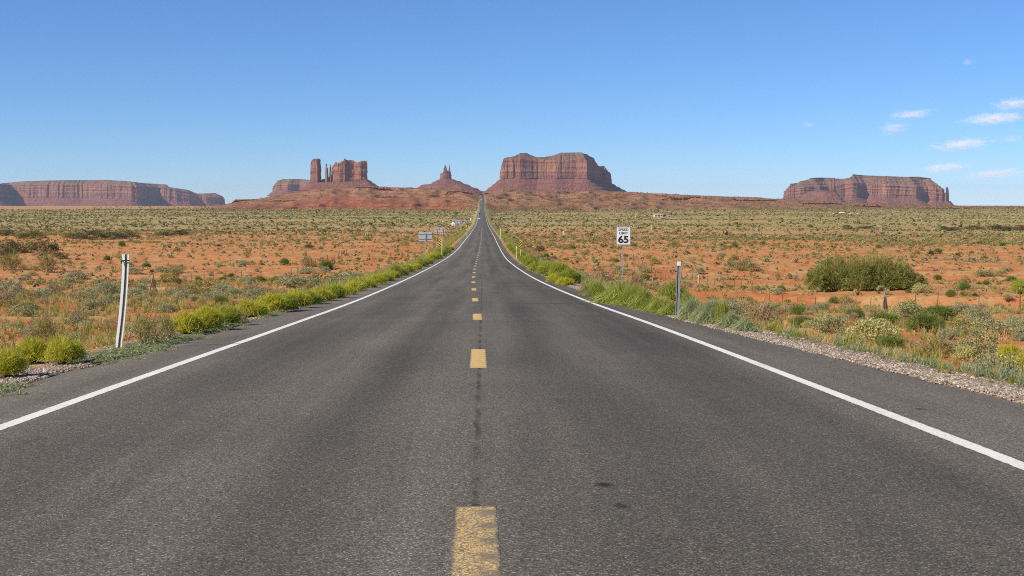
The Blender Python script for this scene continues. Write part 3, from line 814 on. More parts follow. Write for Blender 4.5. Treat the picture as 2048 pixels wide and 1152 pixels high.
b = MB(); b.box((tx, -.036, cz - .24), (.022, .006, .022)); b.build('bolt', galv, sg)

def sign_back(px, row_t, row_b, Y, wpx, label, bars=2, posts=1, plates=None):
    m = Y / FPX; x = float(ray(px, HROW)[0]) * Y; g = seat(x, Y)
    zt = EYE + float(ray(px, row_t)[1]) * Y - g[2]; zb = EYE + float(ray(px, row_b)[1]) * Y - g[2]
    o = thing('highway_sign', label, 'road sign', g, 0, 'road signs seen from behind beside the far lane')
    w = wpx * m
    for (u0, u1, v0, v1) in (plates or [(-.5, .5, 0, 1)]):
        b = MB(); b.box(((u0 + u1) / 2 * w, .0, zb + (zt - zb) * (v0 + v1) / 2), ((u1 - u0) * w, .02, (zt - zb) * (v1 - v0)))
        p = b.build('panel', sign_grey, o)
        for k in range(bars):
            b = MB(); z = zb + (zt - zb) * (v0 + (v1 - v0) * (k + .5) / bars); b.box(((u0 + u1) / 2 * w, -.04, z), ((u1 - u0) * w * .97, .06, .055))
            b.build('stiffener', galv, p)
    xs = [0] if posts == 1 else [-.3 * w, .3 * w]
    for xx in xs:
        b = MB(); b.box((xx, -.10, (zt - .05 - .5) / 2), (.075, .05, zt - .05 + .5)); b.build('post', galv, o)
    return o
sign_back(850.2, 463.8, 482.2, 150, 26.4, 'big grey sign back with two stiffener bars, nearest left of the road', 2, 1)
sign_back(879, 455.3, 467.5, 258, 20.5, 'grey sign back with two side by side panels behind the nearest one', 2, 2, [(-.5, -.04, -.0, .95), (.04, .5, 0, .92)])
o = sign_back(917, 440.6, 448.2, 480, 11.5, 'wide grey sign back, third rectangle along the left road edge', 2, 2)
sign_back(929.5, 440.2, 447.2, 560, 7.0, 'two stacked small sign backs, farthest of the left row', 1, 1, [(-.1, .5, .55, 1), (-.5, .05, 0, .45)])
# diamond sign from behind
Y = 420; m = Y / FPX; x = float(ray(906, HROW)[0]) * Y; g = seat(x, Y); zc = EYE + float(ray(906, 447.6)[1]) * Y - g[2]
dm = thing('warning_sign', 'pale diamond warning sign seen from behind between grey sign backs', 'road sign', g, 0, 'road signs seen from behind beside the far lane')
b = MB(); r = 4.6 * m; b.prism([(-r, zc), (0, zc - r), (r, zc), (0, zc + r)], 'y', -.01, .01); b.build('panel', white_sheet, dm)
b = MB(); b.box((0, -.05, zc / 2 - .2), (.07, .06, zc + .4)); b.build('post', galv, dm)

def object_marker(px, rt, rb, rfoot, Y, wpx, label, side, extra_px=None):
    m = Y / FPX; x = float(ray(px, HROW)[0]) * Y; g = seat(x, Y)
    zt = EYE + float(ray(px, rt)[1]) * Y - g[2]; zb = EYE + float(ray(px, rb)[1]) * Y - g[2]; w = wpx * m
    o = thing('object_marker', label, 'road marker', g, 0, 'striped culvert markers beside the road')
    b = MB(); b.box((0, -.02, (zt + zb) / 2), (w, .008, zt - zb)); p = b.build('panel', yellow_sheet, o)
    b = MB(); H = zt - zb; n = 3
    for k in range(n + 1):
        z = zb + H * (k - .35) / n; dz = w * side
        poly = [(-w / 2, z - dz / 2), (w / 2, z + dz / 2), (w / 2, z + dz / 2 + H / n * .48), (-w / 2, z - dz / 2 + H / n * .48)]
        poly = [(a, min(max(c, zb), zt)) for a, c in poly]
        if max(c for a, c in poly) - min(c for a, c in poly) > .02: b.prism(poly, 'y', -.027, -.0245)
    b.build('stripe', black_ink, p)
    ex = (extra_px or 0) * m
    b = MB(); b.box((ex, .0, (zt + .06) / 2 - .2), (.075 if not extra_px else .10, .03, zt + .46)); b.build('post', pale_yellow, o)
    return o
object_marker(879.3, 478.2, 494.5, 506, 172, 4.6, 'black and yellow striped marker on a pale post, left of the road', -1, 4.0)
object_marker(1041.3, 481.2, 498.2, 515, 150, 6.0, 'black and yellow striped marker right of the road before the dip', 1)
object_marker(931, 450.3, 457.5, 463, 335, 3.0, 'tiny striped marker farther down the left road edge', -1, 2.6)

def peg(px, rt, rb, wpx, m_, label, Y=None, dark=False):
    g = ground_at(px, rb) if Y is None else seat(float(ray(px, rb)[0]) * Y, Y)
    mm = g[1] / FPX; zt = EYE + float(ray(px, rt)[1]) * g[1] - g[2]; w = max(.05, wpx * mm)
    o = thing('marker_post', label, 'marker post', g)
    b = MB(); b.box((0, 0, zt / 2 - .12), (w, w * .45, zt + .24)); b.build('post', m_, o, bevel=w * .1)
    b = MB(); b.box((0, -w * .25, zt * .9), (w * 1.06, w * .12, zt * .12)); b.build('reflector', white_sheet if not dark else galv, o)
    return o
peg(1396.5, 549.5, 570, 2.6, pale_wood, 'short pale wooden stake standing in grass right of the reflector post')
peg(1032.7, 492.5, 508, 1.6, pale_yellow, 'thin pale post left of the striped marker right of the road', 158)
peg(1001, 457.5, 471, 1.8, pale_yellow, 'slim yellowish post far along the right road edge', 330)
peg(1126.5, 462.5, 470.5, 1.6, white_sheet, 'small white post alone in the right-hand scrub field')
peg(941.8, 436, 442.5, 2.2, white_sheet, 'small white post beyond the sign row near the left lane')
peg(872.3, 496, 511, 1.5, dark_steel, 'dark short post left of the left striped marker', 168, True)
peg(864.6, 500, 514, 1.3, dark_steel, 'thin dark post between the big sign and the left striped marker', 162, True)

# wire fences: steel posts, four strands, one timber brace each
def fence(side, xoff, ys, ybrace, label):
    y0 = ys[0]; g0 = seat(xoff + float(road_x(y0)), y0)
    o = thing('wire_fence', label, 'fence', g0, 0, 'wire fences along both sides of the road')
    tops = []
    for y in ys:
        x = xoff + float(road_x(y)) + rng.uniform(-.15, .15); p = seat(x, y); h = rng.uniform(1.22, 1.42); lx = rng.uniform(-.05, .05)
        q = p - g0
        b = MB(); w = max(.045, .00042 * y); b.prism([(-w / 2, -.02), (w / 2, -.02), (w / 2, -.008), (.006, -.006), (.006, .03), (-.006, .03), (-.006, -.006), (-w / 2, -.008)], 'z', -.4, h)
        po = b.build('fence_post', rust, o, q); po.rotation_euler = (0, lx, rng.uniform(-.3, .3))
        b = MB(); b.box((0, -.004, h - .05), (w * 1.15, .05, .11)); b.build('post_tip', galv, po)
        tops.append(q)
    for hgt in (.35, .62, .92, 1.18):
        pts = []
        for a, c in zip(tops[:-1], tops[1:]):
            for v in (0, .33, .66): pts.append(Vector(a * (1 - v) + c * v) + Vector((0, -.035, hgt - .05 * math.sin(math.pi * v))))
        pts.append(Vector(tops[-1]) + Vector((0, -.035, hgt)))
        b = MB(); b.tube(pts, .0065, 4); b.build('wire', rust, o)
    p = seat(xoff + float(road_x(ybrace)), ybrace) - g0
    for dx, lean in ((-.32, .22), (.30, -.20), (0.05, 0)):
        b = MB(); b.tube([(p[0] + dx, p[1] + dx * .5, p[2] - .2), (p[0] + dx * .12, p[1], p[2] + (1.62 if dx == .05 else 1.35))], [.075, .055], 8); b.build('brace_timber', grey_wood, o)
    return o
fence(-1, -27, [57, 62, 67.2, 72.5] + [77.6, 83, 88, 93.4, 98.6, 103.7, 109, 114, 119, 124.5, 130, 134.7, 140, 145] + list(np.arange(150.4, 265, 5.4)), 109.4, 'sagging wire fence on rusty steel posts, left of the road')
fence(1, 28, [60.5, 66, 71, 77.5, 82, 87.6, 91.5, 95, 100.4, 106, 112, 117.6, 123, 131, 136, 141, 146.5, 152] + list(np.arange(157.4, 265, 5.4)), 87.9, 'sagging wire fence on rusty steel posts, right of the road')

# ---- vehicles far down the road
def vehicle(kind, px, Y, m_, label, L, Wd, Hh, van=False):
    x = float(ray(px, HROW)[0]) * Y; z = float(np.interp(Y, RYS, road_h(x, RYS))) + .01
    o = thing(kind, label, 'car' if not van else 'van', (x, Y, z), math.atan(np.interp(Y, CXY, CXX) * 0))
    hw = Wd / 2
    # side profile in (y, z); nose points towards the viewer (-y)
    if van: prof = [(-.5, .12), (-.5, .40), (-.44, .52), (-.36, .93), (-.30, 1.0), (.5, 1.0), (.5, .12)]
    else: prof = [(-.5, .16), (-.5, .42), (-.46, .54), (-.22, .62), (-.10, .97), (.0, 1.0), (.24, .99), (.38, .66), (.49, .60), (.5, .18)]
    b = MB(); b.prism([(a * L, c * Hh) for a, c in prof], 'x', -hw, hw); b.build('body', m_, o, bevel=.07)
    glass = plain('tinted_glass', (.015, .02, .025), .1, 0, .1, 4, .6) if 'tinted_glass' not in bpy.data.materials else bpy.data.materials['tinted_glass']
    b = MB()
    if van: b.add([(-hw * .86, -.437 * L - .012, .53 * Hh), (hw * .86, -.437 * L - .012, .53 * Hh), (hw * .82, -.362 * L - .012, .91 * Hh), (-hw * .82, -.362 * L - .012, .91 * Hh)], [(0, 1, 2, 3)])
    else: b.add([(-hw * .86, -.222 * L - .012, .63 * Hh), (hw * .86, -.222 * L - .012, .63 * Hh), (hw * .78, -.108 * L - .012, .95 * Hh), (-hw * .78, -.108 * L - .012, .95 * Hh)], [(0, 1, 2, 3)])
    b.build('windscreen', glass, o)
    for sx in (-1, 1):
        b = MB(); b.box((sx * (hw + .004), .08 * L, .78 * Hh), (.012, .30 * L, .22 * Hh)); b.build('side_window', glass, o)
        b = MB(); b.box((sx * hw * .72, -.5 * L - .01, .42 * Hh), (.34, .04, .15)); b.build('headlight', white_sheet, o, bevel=.01)
        for fy in (-.31, .31):
            b = MB(); b.tube([(sx * (hw - .20), fy * L, .33), (sx * (hw + .01), fy * L, .33)], .33, 16); wl_ = b.build('wheel', rubber, o)
            b = MB(); b.tube([(sx * (hw + .011), fy * L, .33), (sx * (hw + .02), fy * L, .33)], .2, 12); b.build('rim', galv, wl_)
    if not van:
        b = MB(); b.box((0, .10 * L, Hh * .995), (Wd * .9, .34 * L, .07)); b.build('dark_roof', rubber, o)  # dark slab added over the body as the car's darker roof
    b = MB(); b.box((0, -.5 * L - .015, .24 * Hh), (Wd * .92, .05, .14)); b.build('bumper', rubber, o)
    return o
silver = plain('silver_car_paint', (.55, .56, .57), .3, .4, .05); darkcar = plain('dark_car_paint', (.03, .033, .04), .3, .2, .05); whitev = plain('white_van_paint', (.80, .80, .79), .35, 0, .05)
vehicle('car', 957.7, 1080, whitev, 'white car with dark windscreen, nearest vehicle coming down the left lane', 4.7, 1.85, 1.5)
vehicle('car', 959.3, 1405, darkcar, 'dark car following the white one in the left lane', 4.6, 1.85, 1.55)
vehicle('camper_van', 962.7, 2830, whitev, 'white camper van descending the far hill in the left lane', 7.0, 2.4, 3.1, True)
vehicle('car', 963.4, 3230, silver, 'tiny grey car near the top of the far road', 4.8, 1.9, 1.7)

# ---- far buildings on the right
wall_cream = plain('cream_plaster', (.70, .62, .48), .9, 0, .1, 1); roof_brown = plain('brown_roof', (.20, .12, .075), .9, 0, .2, 2); roof_tan = plain('tan_roof', (.42, .30, .19), .9, 0, .2, 2); dark_glass = plain('dark_opening', (.02, .02, .02), .5)
tank_rust = plain('rust_tank', (.13, .06, .035), .8, 0, .2, 1)
def house(px, row, Y, wpx, hpx, label, roof_m, dep=8.0, wing=True, n=3):
    m = Y / FPX; x = float(ray(px, row)[0]) * Y; g = seat(x, Y); w, h = wpx * m, hpx * m
    o = thing('house', label, 'house', g)
    b = MB(); b.box((0, 0, h * .29), (w, dep, h * .62)); b.build('wall', wall_cream, o)
    b = MB(); b.prism([(-dep / 2 - .5, h * .601), (dep / 2 + .5, h * .601), (0.2, h)], 'x', -w / 2 - .4, w / 2 + .4); b.build('roof', roof_m, o)
    for k in range(n):
        xx = -w / 2 + w * (k + .5) / n
        b = MB(); b.box((xx, -dep / 2 - .02, h * .32), (1.2, .08, 1.0)); f = b.build('window', dark_glass, o)
        b = MB(); b.box((xx, -dep / 2 - .07, h * .32 - .56), (1.4, .12, .1)); b.build('sill', wall_cream, f)
    b = MB(); b.box((w * .5 / n * .5, -dep / 2 - .02, h * .25), (.95, .07, h * .46)); b.build('door', roof_brown, o)
    return o
Y = 1350
house(1316.5, 431, Y, 17, 6.2, 'low cream house with tan roof standing in the scrub plain', roof_tan)
o = house(1329, 431, Y + 6, 6.5, 6.4, 'open dark-fronted shed joined to the right of the cream house', roof_brown, 7, n=1); o.name = 'shed'; o['category'] = 'shed'
g = seat(float(ray(1341.5, 431)[0]) * Y, Y); m = Y / FPX
o = thing('water_tank', 'rusty raised water tank beside the low cream house', 'water tank', g)
b = MB(); b.tube([(0, 0, 8.2 * m - 2.2), (0, 0, 8.2 * m)], 1.1, 16); b.build('tank', tank_rust, o)
for sx in (-1, 1):
    for sy in (-1, 1):
        b = MB(); b.tube([(sx * .9, sy * .9, -.3), (sx * .7, sy * .7, 8.2 * m - 2.2)], .09, 6); b.build('leg', tank_rust, o)
house(1338, 431.5, Y - 4, 6, 2.4, 'white low outbuilding under the rusty water tank', roof_tan, 3, n=1)
house(1272.5, 431, Y + 30, 2.4, 4.6, 'tiny white hut alone left of the cream house', roof_tan, 3, n=1)
house(1293, 430.5, Y + 60, 7, 3.0, 'small white shed between the hut and the cream house', roof_brown, 4, n=1)
Y = 1650
house(1671, 430.6, Y, 9, 3.4, 'white low house with dark roof, left of the pair below the right mesa', roof_brown, 7, n=2)
house(1683.5, 430.6, Y + 5, 7.5, 4.0, 'white house, right of the pair below the right mesa', wall_cream, 7, n=2)
house(1702, 431, Y, 4.2, 2.0, 'small white trailer right of the two houses below the right mesa', wall_cream, 3, n=1)
house(1716, 431, Y, 3.4, 1.8, 'farthest right tiny white trailer below the right mesa', wall_cream, 3, n=1)

# ---- boulders and rock ledges on the slopes
t = NT('ledge_rock', .95, .1); P = t.pos()
t.color(t.ramp(t.noise(t.scale(P, (.15, .15, 1.2)), 1.0, 6, .7), [(.3, (.13, .06, .04)), (.55, (.30, .15, .09)), (.75, (.44, .27, .17))]))
t.bump(t.noise(P, .5, 5, .7), .9, .8); ledge_mat = t.m
t = NT('pale_rock', .95, .1); P = t.pos()
t.color(t.ramp(t.noise(P, .6, 6, .7), [(.3, (.38, .24, .16)), (.6, (.66, .47, .34))])); t.bump(t.noise(P, 1.5, 5, .7), .8, .4); pale_rock = t.m

def rock_mesh(seed, sub=3, flat=.6):
    import bmesh
    bm = bmesh.new(); bmesh.ops.create_icosphere(bm, subdivisions=sub, radius=1)
    for v in bm.verts:
        p = v.co; a = float(fbm(p.x * 1.7 + p.z * 2.1 + 40, p.y * 1.7 - p.z * 1.3 + 40, seed, 4)) - .5
        q = round((p.z + a * .3) * 3.2) / 3.2
        v.co = Vector((p.x * (1 + a * .9), p.y * (1 + a * .9), (p.z * .5 + q * .5) * flat * (1 + a * .5)))
    me = bpy.data.meshes.new('boulder'); bm.to_mesh(me); bm.free(); return me
for k, (px, row, wpx, hpx, lab) in enumerate([(983, 431.5, 6, 3, 'pale flat boulder right of the far road'), (991, 424.5, 4, 2, 'small pale boulder farther up right of the far road'), (1003, 435, 5, 2.4, 'pale boulder right of the far road, nearest of three'), (1307, 560, 6, 5, 'small broken rock on the cut bank right of the speed sign'), (1378, 545, 5, 5, 'dark rock on the bank near the wooden stake')]):
    g = ground_at(px, row); m = g[1] / FPX
    me = rock_mesh(k + 5); me.materials.append(pale_rock if k < 4 else ledge_mat)
    o = tag(link('boulder', me, None, g), lab, 'rock'); o.scale = (wpx * m / 2, wpx * m / 2, hpx * m / 1.3)

def ledge(px0, px1, row, hpx, label, seed, Y=None):
    pc = (px0 + px1) / 2
    g = ground_at(pc, row) if Y is None else seat(float(ray(pc, row)[0]) * Y, Y); Y = g[1]; m = Y / FPX
    n = max(10, int((px1 - px0) * 1.2)); V, F = [], []
    us = np.linspace(0, 1, n); w = (px1 - px0) * m
    for u in us:
        x = g[0] + (u - .5) * w; taper = min(1, 6 * u, 6 * (1 - u))
        yf = Y + m * 5 * (float(fbm(u * w / (m * 9), .5, seed, 4)) - .5)
        base = float(terrain(x, yf)); top = max(base + .2, g[2] + hpx * m * (.75 + .5 * float(fbm(u * w / (m * 14), 3.5, seed + 1, 3)))) if taper > .2 else base + .2
        h = (top - base) * taper
        rough = lambda j: m * 1.3 * (float(noise2(u * w / (m * 3), j * 3.7, seed + 2)) - .5)
        pr = [(yf + m * 1.4, base - 2), (yf + m * 1.2 + rough(1), base + .25 * h), (yf + m * .9 + rough(2), base + .48 * h), (yf - m * .9 + rough(3), base + .52 * h), (yf - m * .6 + rough(4), base + .93 * h), (yf + m * .4, base + h), (yf + m * 14, base + h * .8), (yf + m * 30, base - 2)]
        V += [(x, a, c) for a, c in pr]
    k = 8
    for i in range(n - 1):
        for j in range(k - 1): F.append((i * k + j, (i + 1) * k + j, (i + 1) * k + j + 1, i * k + j + 1))
    V = np.array(V) - g
    return tag(link('rock_ledge', mesh_np('rock_ledge', V, F, ledge_mat), None, g), label, 'rock ledge', 'dark rock ledges on the red hills')
ledge(708, 790, 377.5, 3.6, 'dark overhanging ledge below the castle butte, top of the red hill', 11)
ledge(752, 800, 395, 3.2, 'broken dark ledge low on the red hill left of the road', 12)
ledge(888, 950, 384, 2.4, 'thin dark ledge just left of the far road crest', 13)
ledge(536, 600, 404, 2.8, 'short dark ledge near the foot of the red hill at left', 14)
ledge(462, 516, 400, 3.0, 'ledge at the left tip of the red hill', 15)
ledge(1318, 1440, 397, 3.6, 'long dark ledge on the brown hill right of the wide butte', 16)
ledge(1452, 1560, 402, 3.4, 'dark ledge on the brown hill left of the right mesa', 17)
ledge(1150, 1172, 404.5, 1.6, 'small dark ledge alone on the brown hill beyond the speed sign', 18)
ledge(1582, 1690, 408, 3.4, 'pale banded ledge below the left part of the right mesa', 19)
ledge(1700, 1770, 413.5, 4.0, 'dark blocky ledge below the middle of the right mesa', 20)
ledge(1820, 1960, 417, 2.2, 'low ledge below the right end of the right mesa', 21)
# ---- NEXT ----
# ------------------------------------------------------------------ desert plants
def foliage(name, cols, trans=.38, wild=.16):
    """cols: three leaf tones picked leaf by leaf"""
    t = NT(name, .85, .12)
    f = t.math('ADD', t.math('MULTIPLY', t.rnd_isl(), 1 - wild), t.math('MULTIPLY', t.rnd_obj(), wild))
    col = t.ramp(f, [(.1, cols[0]), (.5, cols[1]), (.9, cols[2])])
    t.color(col)
    tr = t.n.new('ShaderNodeBsdfTranslucent'); t.l.new(col, tr.inputs['Color'])
    mx = t.n.new('ShaderNodeMixShader'); mx.inputs[0].default_value = trans
    t.l.new(t.b.outputs[0], mx.inputs[1]); t.l.new(tr.outputs[0], mx.inputs[2])
    t.l.new(mx.outputs[0], t.n['Material Output'].inputs['Surface'])
    return t.m
F_RABBIT = foliage('rabbitbrush_leaf', [(.40, .40, .035), (.53, .51, .055), (.66, .60, .10)])
F_RGREEN = foliage('green_rabbitbrush_leaf', [(.28, .33, .045), (.39, .43, .06), (.50, .50, .09)])
F_SAGE = foliage('sage_leaf', [(0.221, 0.236, 0.105), (0.386, 0.376, 0.179), (0.598, 0.551, 0.277)])
F_SAGE_B = foliage('blue_sage_leaf', [(0.223, 0.24, 0.134), (0.365, 0.376, 0.209), (0.57, 0.552, 0.306)])
F_OLIVE = foliage('olive_scrub_leaf', [(0.194, 0.189, 0.058), (0.35, 0.315, 0.098), (0.544, 0.459, 0.158)])
F_BROOM = foliage('broom_green_leaf', [(0.126, 0.171, 0.04), (0.224, 0.27, 0.065), (0.35, 0.378, 0.101)])
F_PALE = foliage('pale_green_leaf', [(0.313, 0.319, 0.116), (0.532, 0.507, 0.197), (0.736, 0.667, 0.302)])
F_DRY = foliage('dry_twig', [(0.204, 0.145, 0.081), (0.36, 0.261, 0.145), (0.532, 0.399, 0.232)], .1)
F_STRAW = foliage('straw_grass', [(0.405, 0.288, 0.11), (0.581, 0.425, 0.17), (0.756, 0.575, 0.26)])
F_GRASS = foliage('green_grass', [(0.174, 0.219, 0.035), (0.316, 0.358, 0.065), (0.521, 0.497, 0.129)])
F_BLUEG = foliage('blue_green_grass', [(0.197, 0.243, 0.118), (0.332, 0.385, 0.192), (0.544, 0.542, 0.288)])
F_GREASE = foliage('greasewood_leaf', [(0.145, 0.171, 0.043), (0.277, 0.293, 0.074), (0.5, 0.464, 0.146)])
F_DARK = foliage('dark_bush_leaf', [(0.078, 0.08, 0.032), (0.147, 0.144, 0.058), (0.259, 0.232, 0.102)])
F_FAR = foliage('far_scrub_leaf', [(0.202, 0.195, 0.082), (0.367, 0.326, 0.144), (0.568, 0.48, 0.226)], .2, .7)
WOOD = plain('brown_stem', (.12, .085, .055), .95, 0, .35, 30)

def _frame(d, r):
    a = np.cross(d, r); a /= np.linalg.norm(a, axis=1)[:, None] + 1e-9
    return a

def blades(seed, n, w, h, bw, q0=(.35, .7), up=.5, droop=.0, spread=1.0, tipw=.35, base_r=.12, flat_top=0.0):
    """strips from near the root out to a clumpy dome of diameter w and height h"""
    g = np.random.default_rng(seed)
    az = g.uniform(0, 2 * math.pi, n); el = np.arcsin(np.clip(g.uniform(0, 1, n) ** up, 0, 1))
    r = g.uniform(.72, 1.0, n) * (.78 + .5 * (noise2(az * 1.6 + seed, el * 2.3, seed) - .25))
    tip = np.stack([np.cos(az) * np.cos(el) * r * w / 2 * spread, np.sin(az) * np.cos(el) * r * w / 2 * spread, np.sin(el) ** (1 - .5 * flat_top) * r * h + .02 * h], 1)
    root = np.stack([g.normal(0, base_r * w, n), g.normal(0, base_r * w, n), np.zeros(n)], 1)
    q = g.uniform(q0[0], q0[1], n)[:, None]
    s = root + (tip - root) * q; s[:, 2] += .10 * h * np.sin(math.pi * q[:, 0])
    mid = (s + tip) / 2; mid[:, 2] += .05 * h - droop * h * .2; tip[:, 2] -= droop * h * .35 * g.uniform(0, 1, n)
    tip += g.normal(0, .03 * w, tip.shape); tip[:, 2] = np.maximum(tip[:, 2], .02 * h)
    d = tip - s; a = _frame(d, g.normal(0, 1, (n, 3)))
    W = bw * g.uniform(.6, 1.3, n)[:, None]
    V = np.stack([s - a * W / 2, s + a * W / 2, mid + a * W * .45, mid - a * W * .45, tip + a * W * tipw / 2, tip - a * W * tipw / 2], 1).reshape(-1, 3)
    i = np.arange(n) * 6
    F = np.concatenate([np.stack([i, i + 1, i + 2, i + 3], 1), np.stack([i + 3, i + 2, i + 4, i + 5], 1)])
    return V, F

def leaves(seed, n, w, h, ls, clumps=30, crad=.17, elong=1.7, shell=.55):
    g = np.random.default_rng(seed)
    az = g.uniform(0, 2 * math.pi, clumps); el = np.arcsin(g.uniform(0.02, 1, clumps) ** .8)
    r = g.uniform(shell, 1.0, clumps)
    C = np.stack([np.cos(az) * np.cos(el) * r * w / 2, np.sin(az) * np.cos(el) * r * w / 2, np.sin(el) * r * h * .92 + .06 * h], 1)
    k = g.integers(0, clumps, n); v = g.normal(0, 1, (n, 3)); v /= np.linalg.norm(v, axis=1)[:, None]
    p = C[k] + v * (g.uniform(.25, 1, n) ** .6)[:, None] * np.array([crad * w, crad * w, crad * h * 1.25]) * g.uniform(.7, 1.25, clumps)[k][:, None]
    p[:, 2] = np.abs(p[:, 2]) + .01 * h
    d = v * .6 + g.normal(0, .6, (n, 3)); d[:, 2] += .5; d /= np.linalg.norm(d, axis=1)[:, None]
    a = _frame(d, g.normal(0, 1, (n, 3))); L = ls * g.uniform(.6, 1.4, n)[:, None]
    V = np.stack([p - d * L * elong / 2, p + a * L * .5, p + d * L * elong / 2, p - a * L * .5], 1).reshape(-1, 3)
    i = np.arange(n) * 4
    return V, np.stack([i, i + 1, i + 2, i + 3], 1), C

def twigs(seed, targets, w, h, rad, fork=2, jit=.08):
    """woody stems: three-sided tapered prisms from the root to each target with side twigs"""
    g = np.random.default_rng(seed); Vs, Fs, n0 = [], [], 0
    def seg(a, b, ra, rb):
        nonlocal n0
        d = b - a; x = np.cross(d, g.normal(0, 1, 3)); x /= np.linalg.norm(x) + 1e-9; y = np.cross(d, x); y /= np.linalg.norm(y) + 1e-9
        for p, r in ((a, ra), (b, rb)):
            for k in range(3):
                t_ = 2 * math.pi * k / 3; Vs.append(p + (x * math.cos(t_) + y * math.sin(t_)) * r)
        for k in range(3): Fs.append((n0 + k, n0 + (k + 1) % 3, n0 + 3 + (k + 1) % 3, n0 + 3 + k))
        n0 += 6
    for T in targets:
        a = np.array([g.normal(0, .05 * w), g.normal(0, .05 * w), -.05 * h])
        m1 = a + (T - a) * .45 + g.normal(0, jit * w, 3) * np.array([1, 1, .4]); m1[2] += .06 * h
        seg(a, m1, rad, rad * .7); seg(m1, T, rad * .7, rad * .3)
        for _ in range(fork):
            q = g.uniform(.3, .9); s = m1 + (T - m1) * q; e = s + (T - m1) * .35 + g.normal(0, .12 * w, 3); e[2] = max(e[2], .05 * h)
            seg(s, e, rad * .4, rad * .2)
    return np.array(Vs), np.array(Fs)

def join(parts):
    V, F, M, n = [], [], [], 0
    for v, f, m in parts:
        V.append(v); F.append(f + n); M.append(np.full(len(f), m)); n += len(v)
    return np.concatenate(V), np.concatenate(F), np.concatenate(M)

def m_rabbit(seed, mat, n=3200):
    V, F = blades(seed, n, 1, .78, .0085, (.18, .62), .72, 0, 1, .5, .21, .8)
    V2, F2, _ = leaves(seed + 5, n // 5, .96, .76, .013, 60, .12, 1.8, .72)
    V, F, M = join([(V, F, 0), (V2, F2, 0)])
    return mesh_np('rabbitbrush', V, F, mat)
def m_stems(seed, n=34):
    g = np.random.default_rng(seed); az = g.uniform(0, 6.283, n); rr = g.uniform(.15, .42, n)
    T = np.stack([np.cos(az) * rr, np.sin(az) * rr, g.uniform(.25, .55, n)], 1)
    V, F = twigs(seed, T, 1, .8, .008, 1, .03); return mesh_np('stem', V, F, WOOD)
def m_sage(seed, mat, n=2200, ls=.025, clumps=44):
    V, F, C = leaves(seed, n, 1, .62, ls, clumps, .15, 1.9)
    V2, F2 = twigs(seed, C[: max(6, clumps // 2)], 1, .6, .008, 1)
    V, F, M = join([(V, F, 0), (V2, F2, 1)])
    return mesh_np('sagebrush', V, F, [mat, WOOD], False, M)
def m_dry(seed, mat=None, n=26):
    g = np.random.default_rng(seed); az = g.uniform(0, 6.283, n); el = np.arcsin(g.uniform(.1, 1, n))
    T = np.stack([np.cos(az) * np.cos(el) * .5, np.sin(az) * np.cos(el) * .5, np.sin(el) * .62], 1) * g.uniform(.75, 1.05, n)[:, None]
    V, F = twigs(seed, T, 1, .62, .010, 5, .06)
    V2, F2 = blades(seed + 1, n * 16, 1, .62, .008, (.35, .7), .7, 0, 1, .3)
    V, F, M = join([(V, F, 0), (V2, F2, 1)])
    return mesh_np('dry_shrub', V, F, [F_DRY, mat or F_DRY], False, M)
def m_broom(seed, mat, n=2000):
    V, F = blades(seed, n, 1, .66, .0075, (.15, .45), .55, 0, 1, .35, .14, .3)
    V2, F2 = blades(seed + 3, n // 2, 1, .6, .0075, (.5, .8), .8, 0, 1, .5, .2, .3)
    V, F, M = join([(V, F, 0), (V2, F2, 0)])
    return mesh_np('green_shrub', V, F, mat)
def m_tall(seed, mat, n=2600):
    V, F = blades(seed, n, 1, .66, .008, (.02, .40), .45, .35, 1, .2, .26, .2)
    V2, F2 = blades(seed + 3, n // 6, .8, .8, .007, (.1, .4), .3, .2, .9, .2, .2)
    V, F, M = join([(V, F, 0), (V2, F2, 0)])
    return mesh_np('grass_clump', V, F, mat)
def m_grass(seed, mat, n=260, bw=.012, h=.9, droop=.5):
    V, F = blades(seed, n, 1, h, bw, (.02, .2), .35, droop, .9, .2, .10)
    return mesh_np('grass_tuft', V, F, mat)

PROTO = {
    'rabbit': [m_rabbit(100 + k, F_RABBIT) for k in range(4)], 'rgreen': [m_rabbit(110 + k, F_RGREEN) for k in range(3)],
    'sage': [m_sage(120 + k, F_SAGE) for k in range(4)], 'sageb': [m_sage(130 + k, F_SAGE_B) for k in range(3)],
    'olive': [m_sage(140 + k, F_OLIVE, 2000, .022) for k in range(3)], 'pale': [m_sage(150 + k, F_PALE, 2600, .024, 56) for k in range(2)],
    'dry': [m_dry(160 + k) for k in range(4)], 'drygreen': [m_dry(170 + k, F_OLIVE) for k in range(3)],
    'broom': [m_broom(180 + k, F_BROOM) for k in range(4)], 'grassy': [m_tall(190 + k, F_GRASS) for k in range(4)],
    'blueg': [m_tall(196 + k, F_BLUEG) for k in range(3)],
    'dark': [m_sage(200 + k, F_DARK, 2200, .026, 46) for k in range(3)],
}
STEMS = [m_stems(300 + k) for k in range(4)]
NAME = {'rabbit': 'rabbitbrush', 'rgreen': 'rabbitbrush', 'sage': 'sagebrush', 'sageb': 'sagebrush', 'olive': 'desert_shrub', 'pale': 'desert_shrub', 'dry': 'dry_shrub', 'drygreen': 'dry_shrub', 'broom': 'green_shrub', 'grassy': 'grass_clump', 'blueg': 'grass_clump', 'dark': 'dark_shrub'}
LOOK = {'rabbit': 'yellow-green rabbitbrush', 'rgreen': 'green rabbitbrush', 'sage': 'grey-green sagebrush', 'sageb': 'blue-grey sagebrush', 'olive': 'olive desert shrub', 'pale': 'pale green shrub', 'dry': 'dry brown shrub', 'drygreen': 'half-dry shrub', 'broom': 'green broom-like shrub', 'grassy': 'bright green grass clump', 'blueg': 'blue-green grass clump', 'dark': 'dark bush'}
